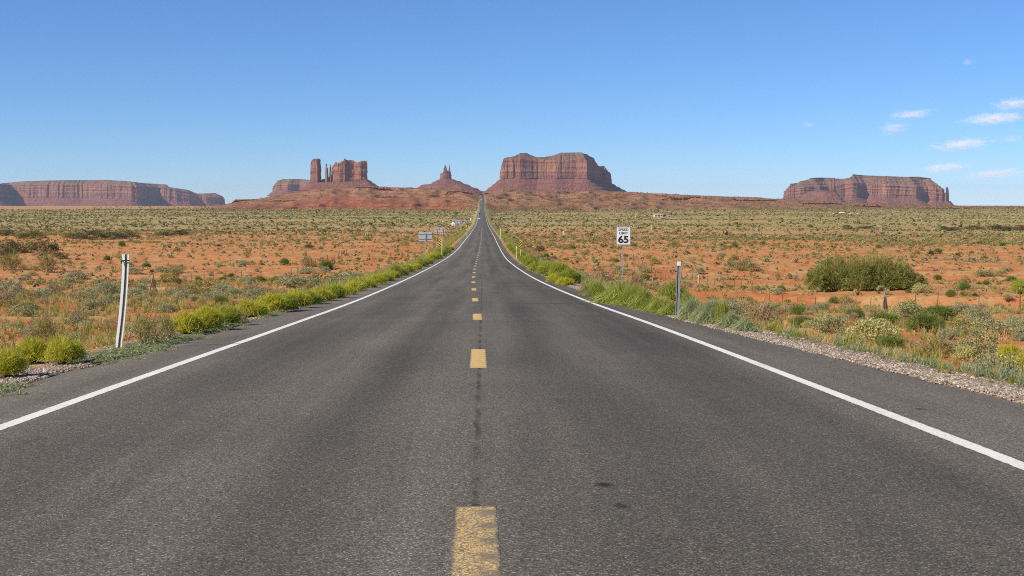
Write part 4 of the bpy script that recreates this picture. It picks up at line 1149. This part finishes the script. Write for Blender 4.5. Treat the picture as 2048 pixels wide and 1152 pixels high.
GROUP = {'rabbitbrush': 'rabbitbrush along the road edges', 'sagebrush': 'sagebrush on the red sand', 'desert_shrub': 'small desert shrubs', 'dry_shrub': 'dry twiggy shrubs', 'green_shrub': 'green broom-like shrubs', 'grass_clump': 'grass clumps by the road', 'dark_shrub': 'dark bushes on the plain'}
TALL = {'rabbit': .8, 'rgreen': .8, 'sage': .62, 'sageb': .62, 'olive': .62, 'pale': .62, 'dry': .62, 'drygreen': .62, 'broom': .66, 'grassy': .66, 'blueg': .66, 'dark': .62}
taken, used_lab = [], set()

def plant(kind, g, w, h, label=None, proto=None):
    ms = PROTO[kind]; k = int(rng.integers(0, len(ms)))
    o = link(NAME[kind], ms[k], None, g - np.array([0, 0, .02 * h]), rng.uniform(0, 6.28))
    o.scale = (w, w, h / TALL[kind])
    if kind in ('rabbit', 'rgreen'):
        s = link('stem', STEMS[k % 4], o)
    if label is None:
        px, py = to_px(g[0], g[1], g[2] + h / 2)
        lat = g[0] - float(road_x(g[1])); side = 'left' if lat < 0 else 'right'
        where = ('by the pavement' if abs(lat) < 7.5 else ('before the %s fence' % side if abs(lat) < (27 if lat < 0 else 28) else 'beyond the %s fence' % side))
        lab0 = '%s %s, %%.%df%%%% across and %%.%df%%%% down the photo' % (LOOK[kind], where, 0, 0)
        label = lab0 % (px / 20.48, py / 11.52)
        if label in used_lab:
            label = ('%s %s, %.1f%% across and %.1f%% down the photo' % (LOOK[kind], where, px / 20.48, py / 11.52))
    used_lab.add(label)
    tag(o, label, 'shrub' if 'grass' not in NAME[kind] else 'grass', GROUP[NAME[kind]])
    taken.append((g[0], g[1], w * .4)); return o

def put(kind, px, row, wpx, hpx, label=None):
    g = ground_at(px, row); m = g[1] / FPX
    f = {'rabbit': 1.32, 'rgreen': 1.32}.get(kind, 1.16)
    return plant(kind, g, wpx * m * f, hpx * m * (1.02 if f > 1.2 else 1.06) * (1 if label else rng.uniform(.8, 1.12)), label)

# the plants one can point at in the photograph
for a in [
    ('rabbit', 14, 754, 66, 60, 'yellow-green rabbitbrush at the left photo edge, nearest to the pavement'),
    ('rabbit', 66, 726, 66, 54, 'rounded yellow-green rabbitbrush, second from the left photo edge'),
    ('rabbit', 130, 728, 74, 58, 'yellow-green rabbitbrush nearest left of the bent white post'),
    ('drygreen', 90, 690, 62, 80, 'tall thin stalky weed behind the two left-edge rabbitbrushes'),
    ('drygreen', 288, 692, 62, 84, 'fan of thin bare stalks just right of the bent white post'),
    ('drygreen', 330, 684, 50, 66, 'tall loose yellow-green weed between stalk fan and the rabbitbrush row'),
    ('rabbit', 372, 669, 66, 50, 'yellow-green rabbitbrush, first of the dense row right of the bent post'),
    ('rabbit', 412, 662, 62, 52, 'yellow-green rabbitbrush, second of the dense left roadside row'),
    ('rgreen', 452, 652, 52, 44, 'darker green rabbitbrush, third of the dense left roadside row'),
    ('rabbit', 500, 634, 62, 40), ('drygreen', 478, 646, 40, 34), ('dry', 560, 634, 34, 18), ('grassy', 604, 606, 40, 30), ('olive', 675, 604, 34, 16), ('drygreen', 720, 592, 40, 24), ('olive', 760, 578, 34, 16), ('grassy', 792, 552, 34, 24), ('drygreen', 838, 533, 30, 18), ('grassy', 880, 508, 24, 16), ('rabbit', 540, 626, 58, 40), ('rgreen', 566, 624, 52, 42), ('rabbit', 590, 618, 56, 42), ('rgreen', 618, 611, 54, 38),
    ('rabbit', 640, 606, 50, 36), ('rgreen', 662, 603, 50, 36), ('rabbit', 686, 596, 48, 32), ('rabbit', 708, 589, 44, 30), ('rgreen', 730, 582, 44, 30), ('rabbit', 750, 575, 40, 28),
    ('rgreen', 768, 567, 38, 27), ('rabbit', 784, 561, 34, 25), ('rgreen', 800, 555, 32, 24), ('rgreen', 814, 549, 30, 22), ('rabbit', 828, 543, 28, 21), ('rgreen', 842, 537, 27, 20), ('rgreen', 853, 531, 26, 20), ('rabbit', 864, 525, 24, 18), ('rgreen', 874, 520, 22, 18), ('rgreen', 884, 514, 20, 17), ('rgreen', 893, 508, 18, 16), ('rabbit', 901, 502, 15, 13),
    ('sageb', 530, 642, 44, 12), ('sageb', 580, 575, 60, 22), ('sageb', 620, 577, 40, 20), ('dry', 505, 590, 44, 26), ('sageb', 615, 548, 34, 16), ('broom', 652, 540, 34, 20), ('olive', 616, 533, 36, 20),
    ('sageb', 215, 592, 60, 26), ('sageb', 150, 560, 44, 22), ('sage', 120, 580, 50, 24), ('drygreen', 95, 545, 46, 50), ('dry', 160, 640, 44, 28), ('olive', 30, 620, 50, 24), ('broom', 60, 626, 44, 26), ('olive', 345, 565, 40, 34), ('dry', 375, 590, 44, 26), ('olive', 400, 600, 46, 32), ('broom', 440, 610, 40, 22), ('sage', 260, 548, 44, 18),
    ('dark', 150, 478, 46, 14), ('dark', 190, 479, 60, 18), ('dark', 228, 478, 50, 16), ('dark', 252, 477, 40, 13), ('dark', 330, 472, 44, 11), ('dark', 362, 470, 34, 11), ('dark', 62, 477, 46, 17), ('dark', 12, 472, 40, 13),
    ('dark', 28, 506, 56, 26), ('dark', 88, 507, 54, 28), ('dark', 14, 512, 40, 20), ('dark', 120, 518, 26, 14), ('drygreen', 20, 540, 60, 40), ('dark', 618, 497, 18, 7), ('dark', 866, 470, 12, 4),
    # right-hand side
    ('grassy', 1245, 614, 104, 50, 'big bright green grass mound around the foot of the speed limit sign'),
    ('grassy', 1195, 598, 56, 34), ('grassy', 1222, 607, 60, 28), ('grassy', 1266, 613, 76, 46), ('grassy', 1303, 622, 56, 30), ('grassy', 1340, 630, 50, 34), ('olive', 1170, 590, 40, 18), ('blueg', 1405, 645, 46, 34), ('grassy', 1444, 650, 40, 44), ('blueg', 1490, 662, 50, 30), ('grassy', 1285, 618, 60, 44), ('grassy', 1320, 626, 50, 40),
    ('dry', 1205, 574, 56, 42, 'dead grey branching bush just left of the speed limit sign post'),
    ('dry', 1272, 576, 46, 34, 'dead brown bush just right of the speed limit sign post'),
    ('rabbit', 1112, 569, 36, 24), ('rabbit', 1130, 575, 34, 20), ('rgreen', 1140, 566, 50, 36), ('rgreen', 1118, 556, 44, 34), ('rgreen', 1095, 552, 44, 30), ('rgreen', 1076, 544, 40, 28), ('rgreen', 1060, 534, 34, 26), ('rgreen', 1050, 526, 26, 22), ('rgreen', 1042, 518, 22, 18), ('rgreen', 1032, 510, 18, 16), ('rgreen', 1024, 503, 14, 13), ('rabbit', 1017, 496, 12, 10),
    ('blueg', 1385, 640, 54, 46), ('blueg', 1425, 648, 60, 48), ('blueg', 1462, 656, 54, 40), ('grassy', 1372, 628, 40, 44),
    ('dry', 1520, 652, 86, 54, 'wide grey-brown twiggy bush right of the reflector post, at the gravel edge'),
    ('grassy', 1345, 600, 60, 36), ('broom', 1602, 655, 62, 30), ('broom', 1558, 626, 42, 20), ('broom', 1601, 622, 36, 19), ('broom', 1640, 623, 40, 17), ('broom', 1710, 638, 48, 20), ('broom', 1668, 608, 26, 14), ('drygreen', 1690, 610, 40, 24),
    ('rabbit', 1626, 650, 34, 18), ('sage', 1655, 664, 70, 38), ('broom', 1768, 654, 74, 40), ('pale', 1792, 634, 34, 26), ('broom', 1850, 664, 90, 46), ('broom', 1878, 640, 72, 38), ('pale', 1748, 688, 96, 56, 'big pale yellow-green shrub with rounded tufts near the right gravel edge'),
    ('broom', 1775, 704, 74, 44), ('drygreen', 1870, 716, 86, 60), ('olive', 1930, 664, 80, 34), ('sage', 1985, 672, 84, 40), ('sage', 1955, 716, 90, 58), ('pale', 1930, 722, 50, 40), ('rabbit', 2018, 734, 44, 52), ('rabbit', 2044, 752, 30, 44), ('pale', 1945, 656, 36, 18),
    ('rgreen', 2044, 588, 40, 36), ('drygreen', 2000, 553, 28, 16), ('sage', 1968, 553, 44, 14), ('drygreen', 1487, 541, 76, 24, 'low olive bush pair behind the right fence, left of the huge green bush'), ('broom', 1875, 560, 20, 14), ('olive', 1925, 575, 24, 20), ('dry', 1555, 560, 14, 20), ('dry', 1592, 562, 16, 18), ('olive', 1310, 528, 26, 14), ('broom', 1290, 560, 24, 18),
    ('dark', 1695, 459, 20, 9), ('dark', 1900, 462, 50, 10), ('dark', 1948, 460, 40, 9), ('dark', 2000, 462, 54, 12), ('dark', 2040, 462, 30, 12), ('dark', 1730, 458, 36, 8), ('dark', 1620, 455, 10, 7), ('dark', 1080, 503, 20, 12), ('dark', 961.5, 389, 8, 3.4), ('dark', 973, 389, 8, 3.2)]:
    put(*a)

# the huge bush behind the right fence: several stems, one wide ragged crown
g = ground_at(1730, 581); m = g[1] / FPX; W, H = 246 * m, 76 * m
gb = thing('greasewood_bush', 'huge dark green bush behind the right wire fence, widest on the plain', 'bush', g)
parts, Cs = [], []
for k, (u, hh, ww) in enumerate([(-.41, .60, .22), (-.31, .80, .24), (-.20, .90, .28), (-.09, .94, .30), (.03, 1.0, .26), (.15, .95, .24), (.25, .80, .24), (.35, .68, .24), (.43, .45, .18), (.0, .62, .42), (-.12, .70, .30), (.12, .74, .30), (-.26, .46, .34), (.27, .46, .34)]):
    V, F, C = leaves(700 + k, 3600, ww * W, hh * H, .058, 34, .10, 2.0, .40)
    off = np.array([u * W, float(rng.uniform(-.10, .10)) * W, 0]); parts.append((V + off, F, 0)); Cs += [c + off for c in C[:9]]
    V, F = blades(760 + k, 800, ww * W * 1.25, hh * H * 1.16, .024, (.45, .88), .6, 0, 1, .3); parts.append((V + off, F, 0))
V, F, M = join(parts); link('foliage', mesh_np('foliage', V, F, F_GREASE), gb)
b = MB()
for c in Cs[::2]:
    x0 = c[0] * .8; b.tube([(x0, c[1] * .5, -.2), ((x0 + c[0]) / 2 + .1, c[1] * .7, c[2] * .5), tuple(c)], [.05, .035, .012], 5)
b.build('trunk', WOOD, gb)
taken.append((g[0], g[1], W * .4)); taken.append((g[0] - W * .3, g[1], W * .25)); taken.append((g[0] + W * .3, g[1], W * .25))

# ---- everything else: sample the plain, keep the largest as objects, the rest as stuff
def scatter(n, y0, y1, pw, seed, s0=-.56, s1=.61):
    g = np.random.default_rng(seed)
    u = g.uniform(0, 1, n); y = (y0 ** pw + u * (y1 ** pw - y0 ** pw)) ** (1 / pw)
    x = g.uniform(s0, s1, n) * y
    lat = x - road_x(y); e = np.maximum(lat - edge_r(y), edge_l(y) - lat)
    return g, x, y, e
TX = np.array([t_[0] for t_ in taken]); TY = np.array([t_[1] for t_ in taken]); TR = np.array([t_[2] for t_ in taken])
def free(x, y, w):
    ok = np.ones(len(x), bool)
    for a, b_, r in zip(TX, TY, TR): ok &= (x - a) ** 2 + (y - b_) ** 2 > (r + w * .35) ** 2
    return ok

g, x, y, e = scatter(4300, 8, 150, 2.0, 901)
keep = (e > 1.6) & (g.uniform(0, 1, len(x)) < cover(x, y) * .62)
near = np.stack([x, y], 1)[keep]
g2, x2, y2, e2 = scatter(22000, 150, 560, 2.0, 902)
keep = (e2 > 2.0) & (g2.uniform(0, 1, len(x2)) < cover(x2, y2) ** 1.5 * .62)
mid = np.stack([x2, y2], 1)[keep]
pts = np.concatenate([near, mid])
gk = np.random.default_rng(903)
tone = fbm(pts[:, 0] / 22, pts[:, 1] / 22, 905, 3) + gk.normal(0, .10, len(pts))
kinds = np.where(tone < .40, 'sageb', np.where(tone < .53, 'sage', np.where(tone < .62, 'olive', 'broom'))).astype(object)
r_ = gk.uniform(0, 1, len(pts)); kinds[(r_ < .17)] = 'dry'; kinds[(r_ > .17) & (r_ < .27)] = 'drygreen'; kinds[(r_ > .27) & (r_ < .31)] = 'pale'
kinds[(pts[:, 1] > 150) & (r_ < .09)] = 'sage'
wd = gk.lognormal(0, .38, len(pts)) * np.where(pts[:, 1] < 150, .78, 1.05); wd = np.clip(wd, .3, np.where(pts[:, 1] < 48, .75, 2.2))
ok = free(pts[:, 0], pts[:, 1], wd); pts, kinds, wd = pts[ok], kinds[ok], wd[ok]
hs = wd * np.array([TALL[k] for k in kinds]) * gk.uniform(.62, 1.05, len(pts))
zz = terrain(pts[:, 0], pts[:, 1])
px, py = to_px(pts[:, 0], pts[:, 1], zz)
size = wd / pts[:, 1] * ((px > 0) & (px < 2048))
limit = {'sagebrush': 255, 'desert_shrub': 120, 'dry_shrub': 130, 'green_shrub': 90, 'grass_clump': 0, 'rabbitbrush': 0, 'dark_shrub': 0}
order = np.argsort(-size); rest = []
for i in order:
    nm = NAME[kinds[i]]
    if limit[nm] > 0 and size[i] * FPX > 9:
        limit[nm] -= 1; plant(kinds[i], np.array([pts[i, 0], pts[i, 1], zz[i]]), wd[i], hs[i])
    else: rest.append(i)

# ---- instanced ground cover ("stuff")
def stuff(name, label, protos, P, scl, rot, pick, seed=0, sz=None):
    """one object: points carrying instances of a few plant or stone meshes"""
    src = bpy.data.collections.new(name + '_source')
    for me_ in protos:
        src.objects.link(bpy.data.objects.new(name + '_source', me_))
    me_ = bpy.data.meshes.new(name); me_.vertices.add(len(P)); me_.vertices.foreach_set('co', np.asarray(P, np.float32).ravel())
    for nm, arr in (('scl', scl), ('rotz', rot)):
        a = me_.attributes.new(nm, 'FLOAT', 'POINT'); a.data.foreach_set('value', np.asarray(arr, np.float32))
    a = me_.attributes.new('hgt', 'FLOAT', 'POINT'); a.data.foreach_set('value', np.asarray(scl if sz is None else sz, np.float32))
    a = me_.attributes.new('pick', 'INT', 'POINT'); a.data.foreach_set('value', np.asarray(pick, np.int32))
    o = link(name, me_); tag(o, label, None, None, 'stuff')
    ng = bpy.data.node_groups.new(name, 'GeometryNodeTree')
    ng.interface.new_socket('Geometry', in_out='INPUT', socket_type='NodeSocketGeometry')
    ng.interface.new_socket('Geometry', in_out='OUTPUT', socket_type='NodeSocketGeometry')
    N, L = ng.nodes, ng.links
    gi, go = N.new('NodeGroupInput'), N.new('NodeGroupOutput')
    ip = N.new('GeometryNodeInstanceOnPoints'); ci = N.new('GeometryNodeCollectionInfo')
    ci.inputs['Collection'].default_value = src; ci.inputs['Separate Children'].default_value = True; ci.inputs['Reset Children'].default_value = True
    def na(nm, ty):
        n = N.new('GeometryNodeInputNamedAttribute'); n.data_type = ty; n.inputs['Name'].default_value = nm; return n.outputs['Attribute']
    cx = N.new('ShaderNodeCombineXYZ'); L.new(na('rotz', 'FLOAT'), cx.inputs[2])
    cs = N.new('ShaderNodeCombineXYZ'); s_ = na('scl', 'FLOAT'); L.new(s_, cs.inputs[0]); L.new(s_, cs.inputs[1]); L.new(na('hgt', 'FLOAT'), cs.inputs[2])
    er = N.new('FunctionNodeEulerToRotation'); L.new(cx.outputs[0], er.inputs[0])
    L.new(gi.outputs[0], ip.inputs['Points']); L.new(ci.outputs[0], ip.inputs['Instance']); ip.inputs['Pick Instance'].default_value = True
    L.new(na('pick', 'INT'), ip.inputs['Instance Index']); L.new(er.outputs[0], ip.inputs['Rotation']); L.new(cs.outputs[0], ip.inputs['Scale'])
    L.new(ip.outputs[0], go.inputs[0])
    md = o.modifiers.new('scatter', 'NODES'); md.node_group = ng
    return o

R = np.array(rest)
low = [m_sage(400 + k, F_SAGE, 260, .075, 16) for k in range(2)] + [m_sage(410 + k, F_OLIVE, 260, .07, 16) for k in range(2)] + [m_sage(414 + k, F_SAGE_B, 260, .075, 16) for k in range(2)] + [m_sage(418, F_DARK, 260, .075, 16)]
kid = {'sage': (0, 1), 'sageb': (4, 5), 'olive': (2, 3), 'broom': (2, 3), 'dry': (2, 6), 'drygreen': (2, 3), 'pale': (0, 2)}
pick = np.array([kid[kinds[i]][int(gk.integers(0, 2))] for i in R])
stuff('desert_scrub', 'countless small grey-green scrub plants spread over the red plain', low, np.stack([pts[R, 0], pts[R, 1], zz[R] - .02], 1), wd[R], gk.uniform(0, 6.28, len(R)), pick, sz=hs[R] / .62)

g, x, y, e = scatter(33000, 120, 560, 1.6, 907)
keep = (e > 3) & (g.uniform(0, 1, len(x)) < .25 + .75 * smooth(.36, .6, fbm(x / 18, y / 14, 909, 3)) * np.clip(cover(x, y) + .35, 0, 1))
x, y = x[keep], y[keep]; w = np.clip(g.lognormal(-.85, .4, len(x)), .15, .9)
stuff('dry_tufts', 'tiny straw and olive tufts dotted over the open red sand', [m_sage(420, F_OLIVE, 60, .15, 8), m_sage(421, F_STRAW, 60, .12, 8), m_sage(422, F_SAGE, 60, .15, 8), m_sage(423, F_DARK, 60, .15, 8)], np.stack([x, y, terrain(x, y) - .01], 1), w, g.uniform(0, 6.28, len(x)), g.choice(4, len(x), p=[.38, .24, .26, .12]), sz=w * g.uniform(.7, 1.2, len(x)))

# far plain: thousands of bushes merging into a green-grey carpet
g, x, y, e = scatter(70000, 480, 2950, 1.15, 911, -.56, .61)
keep = (e > 3) & (g.uniform(0, 1, len(x)) < cover(x, y) ** 1.3)
x, y = x[keep], y[keep]; w = np.clip(g.lognormal(.12, .42, len(x)), .4, 3.2) * (1 + (y - 480) / 2600)
far = [m_sage(430 + k, F_FAR, 44, .20, 9) for k in range(4)] + [m_sage(436, F_DARK, 44, .2, 9)]
stuff('far_scrub', 'far grey-green scrub covering the plain up to the red hills', far, np.stack([x, y, terrain(x, y) - .05], 1), w, g.uniform(0, 6.28, len(x)), np.where(g.uniform(0, 1, len(x)) < .05, 4, g.integers(0, 4, len(x))), sz=w * g.uniform(.55, .95, len(x)))
g, x, y, e = scatter(8500, 2300, 3500, 1.6, 915, -.30, .50)
keep = (e > 4); x, y = x[keep], y[keep]
stuff('hill_scrub', 'dark dots of scrub and small rocks on the red and brown hills', [far[4], far[0], far[1]], np.stack([x, y, terrain(x, y) - .1], 1), g.uniform(1.0, 3.6, len(x)), g.uniform(0, 6.28, len(x)), np.where(g.uniform(0, 1, len(x)) < .35, 0, g.integers(1, 3, len(x))))

# straw and green grass tufts between the shrubs
g, x, y, e = scatter(46000, 6, 165, 1.7, 921)
pat = fbm(x / 6, y / 6, 923, 3)
keep = (e > 1.0) & (g.uniform(0, 1, len(x)) < smooth(.30 + .10 * (x > 0), .56 + .10 * (x > 0), pat) * np.interp(y, [10, 60, 110, 165], [1, .95, .7, .3]))
x, y = x[keep], y[keep]
gr = [m_grass(450 + k, F_STRAW, 46, .022) for k in range(3)] + [m_grass(456 + k, F_GRASS, 46, .022) for k in range(2)] + [m_grass(460, F_OLIVE, 46, .022)]
stuff('dry_grass', 'straw coloured and green grass tufts between the shrubs near the road', gr, np.stack([x, y, terrain(x, y) - .01], 1), g.uniform(.25, .75, len(x)), g.uniform(0, 6.28, len(x)), g.choice(6, len(x), p=[.18, .17, .15, .12, .12, .26]), sz=g.uniform(.2, .6, len(x)))

# verge weeds: dense belt of low growth at both pavement edges
g = np.random.default_rng(931); n = 24000
y = 9 + (g.uniform(0, 1, n) ** 1.8) * 520; sd_ = g.uniform(0, 1, n) < .5
off = np.where(sd_, g.gamma(2.2, .62, n) + .55, g.gamma(2.0, .5, n) + .45) + np.where(y > 60, g.uniform(0, 1.5, n), 0)
x = road_x(y) + np.where(sd_, edge_l(y) - off, edge_r(y) + off)
pat = fbm(x / 3, y / 5, 935, 3); keep = (g.uniform(0, 1, n) < smooth(.25, .55, pat) * np.interp(y, [0, 22, 34, 300], [.45, .5, 1, 1])) & ~((y < 34) & sd_ & (g.uniform(0, 1, n) < .82))
x, y, sd_, off = x[keep], y[keep], sd_[keep], off[keep]
vg = [m_grass(470 + k, F_BLUEG, 60, .02, .8, .3) for k in range(2)] + [m_grass(474 + k, F_GRASS, 60, .02, .9, .4) for k in range(2)] + [m_grass(478, F_STRAW, 50, .018)]
pk = np.where(sd_, g.choice([2, 3, 4, 0], len(x), p=[.35, .3, .2, .15]), np.where(y < 38, g.choice([0, 1, 4, 2], len(x), p=[.42, .36, .12, .10]), g.choice([0, 2, 3, 4], len(x), p=[.2, .36, .3, .14])))
sc = g.uniform(.16, .40, len(x)) * np.where(y > 60, 1.5 + y / 400, np.where(~sd_ & (y < 45), .72, 1))
stuff('roadside_weeds', 'low blue-green and yellow-green weeds lining both pavement edges', vg, np.stack([x, y, terrain(x, y) - .01], 1), sc, g.uniform(0, 6.28, len(x)), pk, sz=sc * g.uniform(.7, 1.3, len(x)))
# prostrate weeds creeping onto the left pavement edge
g = np.random.default_rng(937); n = 1500
y = g.uniform(9, 34, n); pat = fbm(y / 2.2, 0 * y + .5, 939, 3); off = g.normal(-.02, .22, n)
keep = g.uniform(0, 1, n) < smooth(.50, .74, pat); y, off = y[keep], off[keep]
x = road_x(y) + edge_l(y) - off
creep = [m_sage(480 + k, F_BLUEG, 130, .06, 14) for k in range(2)]
zc_ = np.maximum(terrain(x, y), np.where(off < 0, road_z(y) - .07, -99))
stuff('creeping_weeds', 'flat grey-green weeds creeping over the left pavement edge', creep, np.stack([x, y, zc_], 1), g.uniform(.14, .34, len(x)), g.uniform(0, 6.28, len(x)), g.integers(0, 2, len(x)), sz=g.uniform(.05, .14, len(x)))

# loose gravel on both verges
g = np.random.default_rng(941); n = 42000
y = 8 + (g.uniform(0, 1, n) ** 1.7) * 62; sd_ = g.uniform(0, 1, n) < .45
off = np.abs(g.normal(.22, .36, n)) - .10
x = road_x(y) + np.where(sd_, edge_l(y) - off, edge_r(y) + off)
stones = []
for k, c in enumerate([(.36, .30, .235), (.26, .20, .15), (.15, .125, .10), (.46, .40, .33)]):
    me_ = rock_mesh(80 + k, 2, .7); me_.materials.append(plain('gravel_stone', c, .9, 0, .25, 3)); stones.append(me_)
zs = np.maximum(terrain(x, y), np.where(off < .0, road_z(y) - .075, -99))
s_ = np.clip(g.lognormal(-4.75, .45, n), .004, .026)
stuff('gravel', 'loose pale gravel on both pavement verges', stones, np.stack([x, y, zs], 1), s_, g.uniform(0, 6.28, n), g.choice(4, n, p=[.36, .28, .16, .20]))

# ------------------------------------------------------------------ clouds
t = NT('cloud_vapour')
t.n.remove(t.b); out = t.n['Material Output']
pv = t.n.new('ShaderNodeVolumePrincipled'); pv.inputs['Color'].default_value = (.93, .97, 1.0, 1); pv.inputs['Anisotropy'].default_value = -.4
oc = t.obj()
ln = t.n.new('ShaderNodeVectorMath'); ln.operation = 'LENGTH'; t.l.new(oc, ln.inputs[0])
nz = t.noise(t.scale(t.pos(), (.0085, .0085, .022)), 1.0, 7, .74)
dn = t.math('SUBTRACT', t.math('ADD', nz, t.math('MULTIPLY', t.math('SUBTRACT', 1.0, ln.outputs['Value']), .34)), .60)
t.l.new(t.math('MULTIPLY', t.math('MAXIMUM', dn, 0.0), .019), pv.inputs['Density'])
t.l.new(pv.outputs[0], out.inputs['Volume'])
t.m.cycles.volume_step_rate = 1.0
import bmesh as _bm
bm = _bm.new(); _bm.ops.create_icosphere(bm, subdivisions=3, radius=1.0); cme = bpy.data.meshes.new('cloud'); bm.to_mesh(cme); bm.free(); cme.materials.append(t.m)
for px, row, wpx, hpx, lab in [(1990, 237, 130, 24, 'brightest long white cloud near the right photo edge'), (2030, 207, 90, 24, 'white cloud streak cut by the right photo edge, highest'), (1924, 289, 120, 22, 'flat white cloud above the right end of the right mesa'),
                               (1822, 229, 90, 18, 'thin cloud pair left of the brightest cloud'), (1788, 256, 60, 26, 'faint cloud wisp below the thin cloud pair'), (1616, 249, 26, 12, 'tiny faint cloud above the left part of the right mesa'),
                               (2022, 277, 44, 14, 'small cloud between the bright cloud and the flat one at right'), (1936, 124, 26, 12, 'very faint high wisp at the upper right'), (1890, 335, 110, 18, 'faint low cloud just above the right end of the right mesa'), (1985, 348, 120, 18, 'faint low cloud bank near the horizon at far right')]:
    Yc = 17000.0; p = at(px, row, Yc); m = Yc / FPX
    o = tag(link('cloud', cme, None, p), lab, 'cloud', 'small clouds in the right part of the sky')
    o.scale = (wpx * m * .70, wpx * m * .40, hpx * m * .72); o.rotation_euler = (0, RAD(-5), 0)

# ------------------------------------------------------------------ desert air
hz = MB().box((0, 12000, 165), (40000, 30000, 470))
t = NT('air_haze'); t.n.remove(t.b)
pv = t.n.new('ShaderNodeVolumePrincipled'); pv.inputs['Color'].default_value = (.55, .70, 1.0, 1); pv.inputs['Density'].default_value = 1.65e-5; pv.inputs['Anisotropy'].default_value = .0
t.l.new(pv.outputs[0], t.n['Material Output'].inputs['Volume'])
o = hz.build('haze', t.m); tag(o, 'thin blue desert haze over the far buttes', None, None, 'stuff')
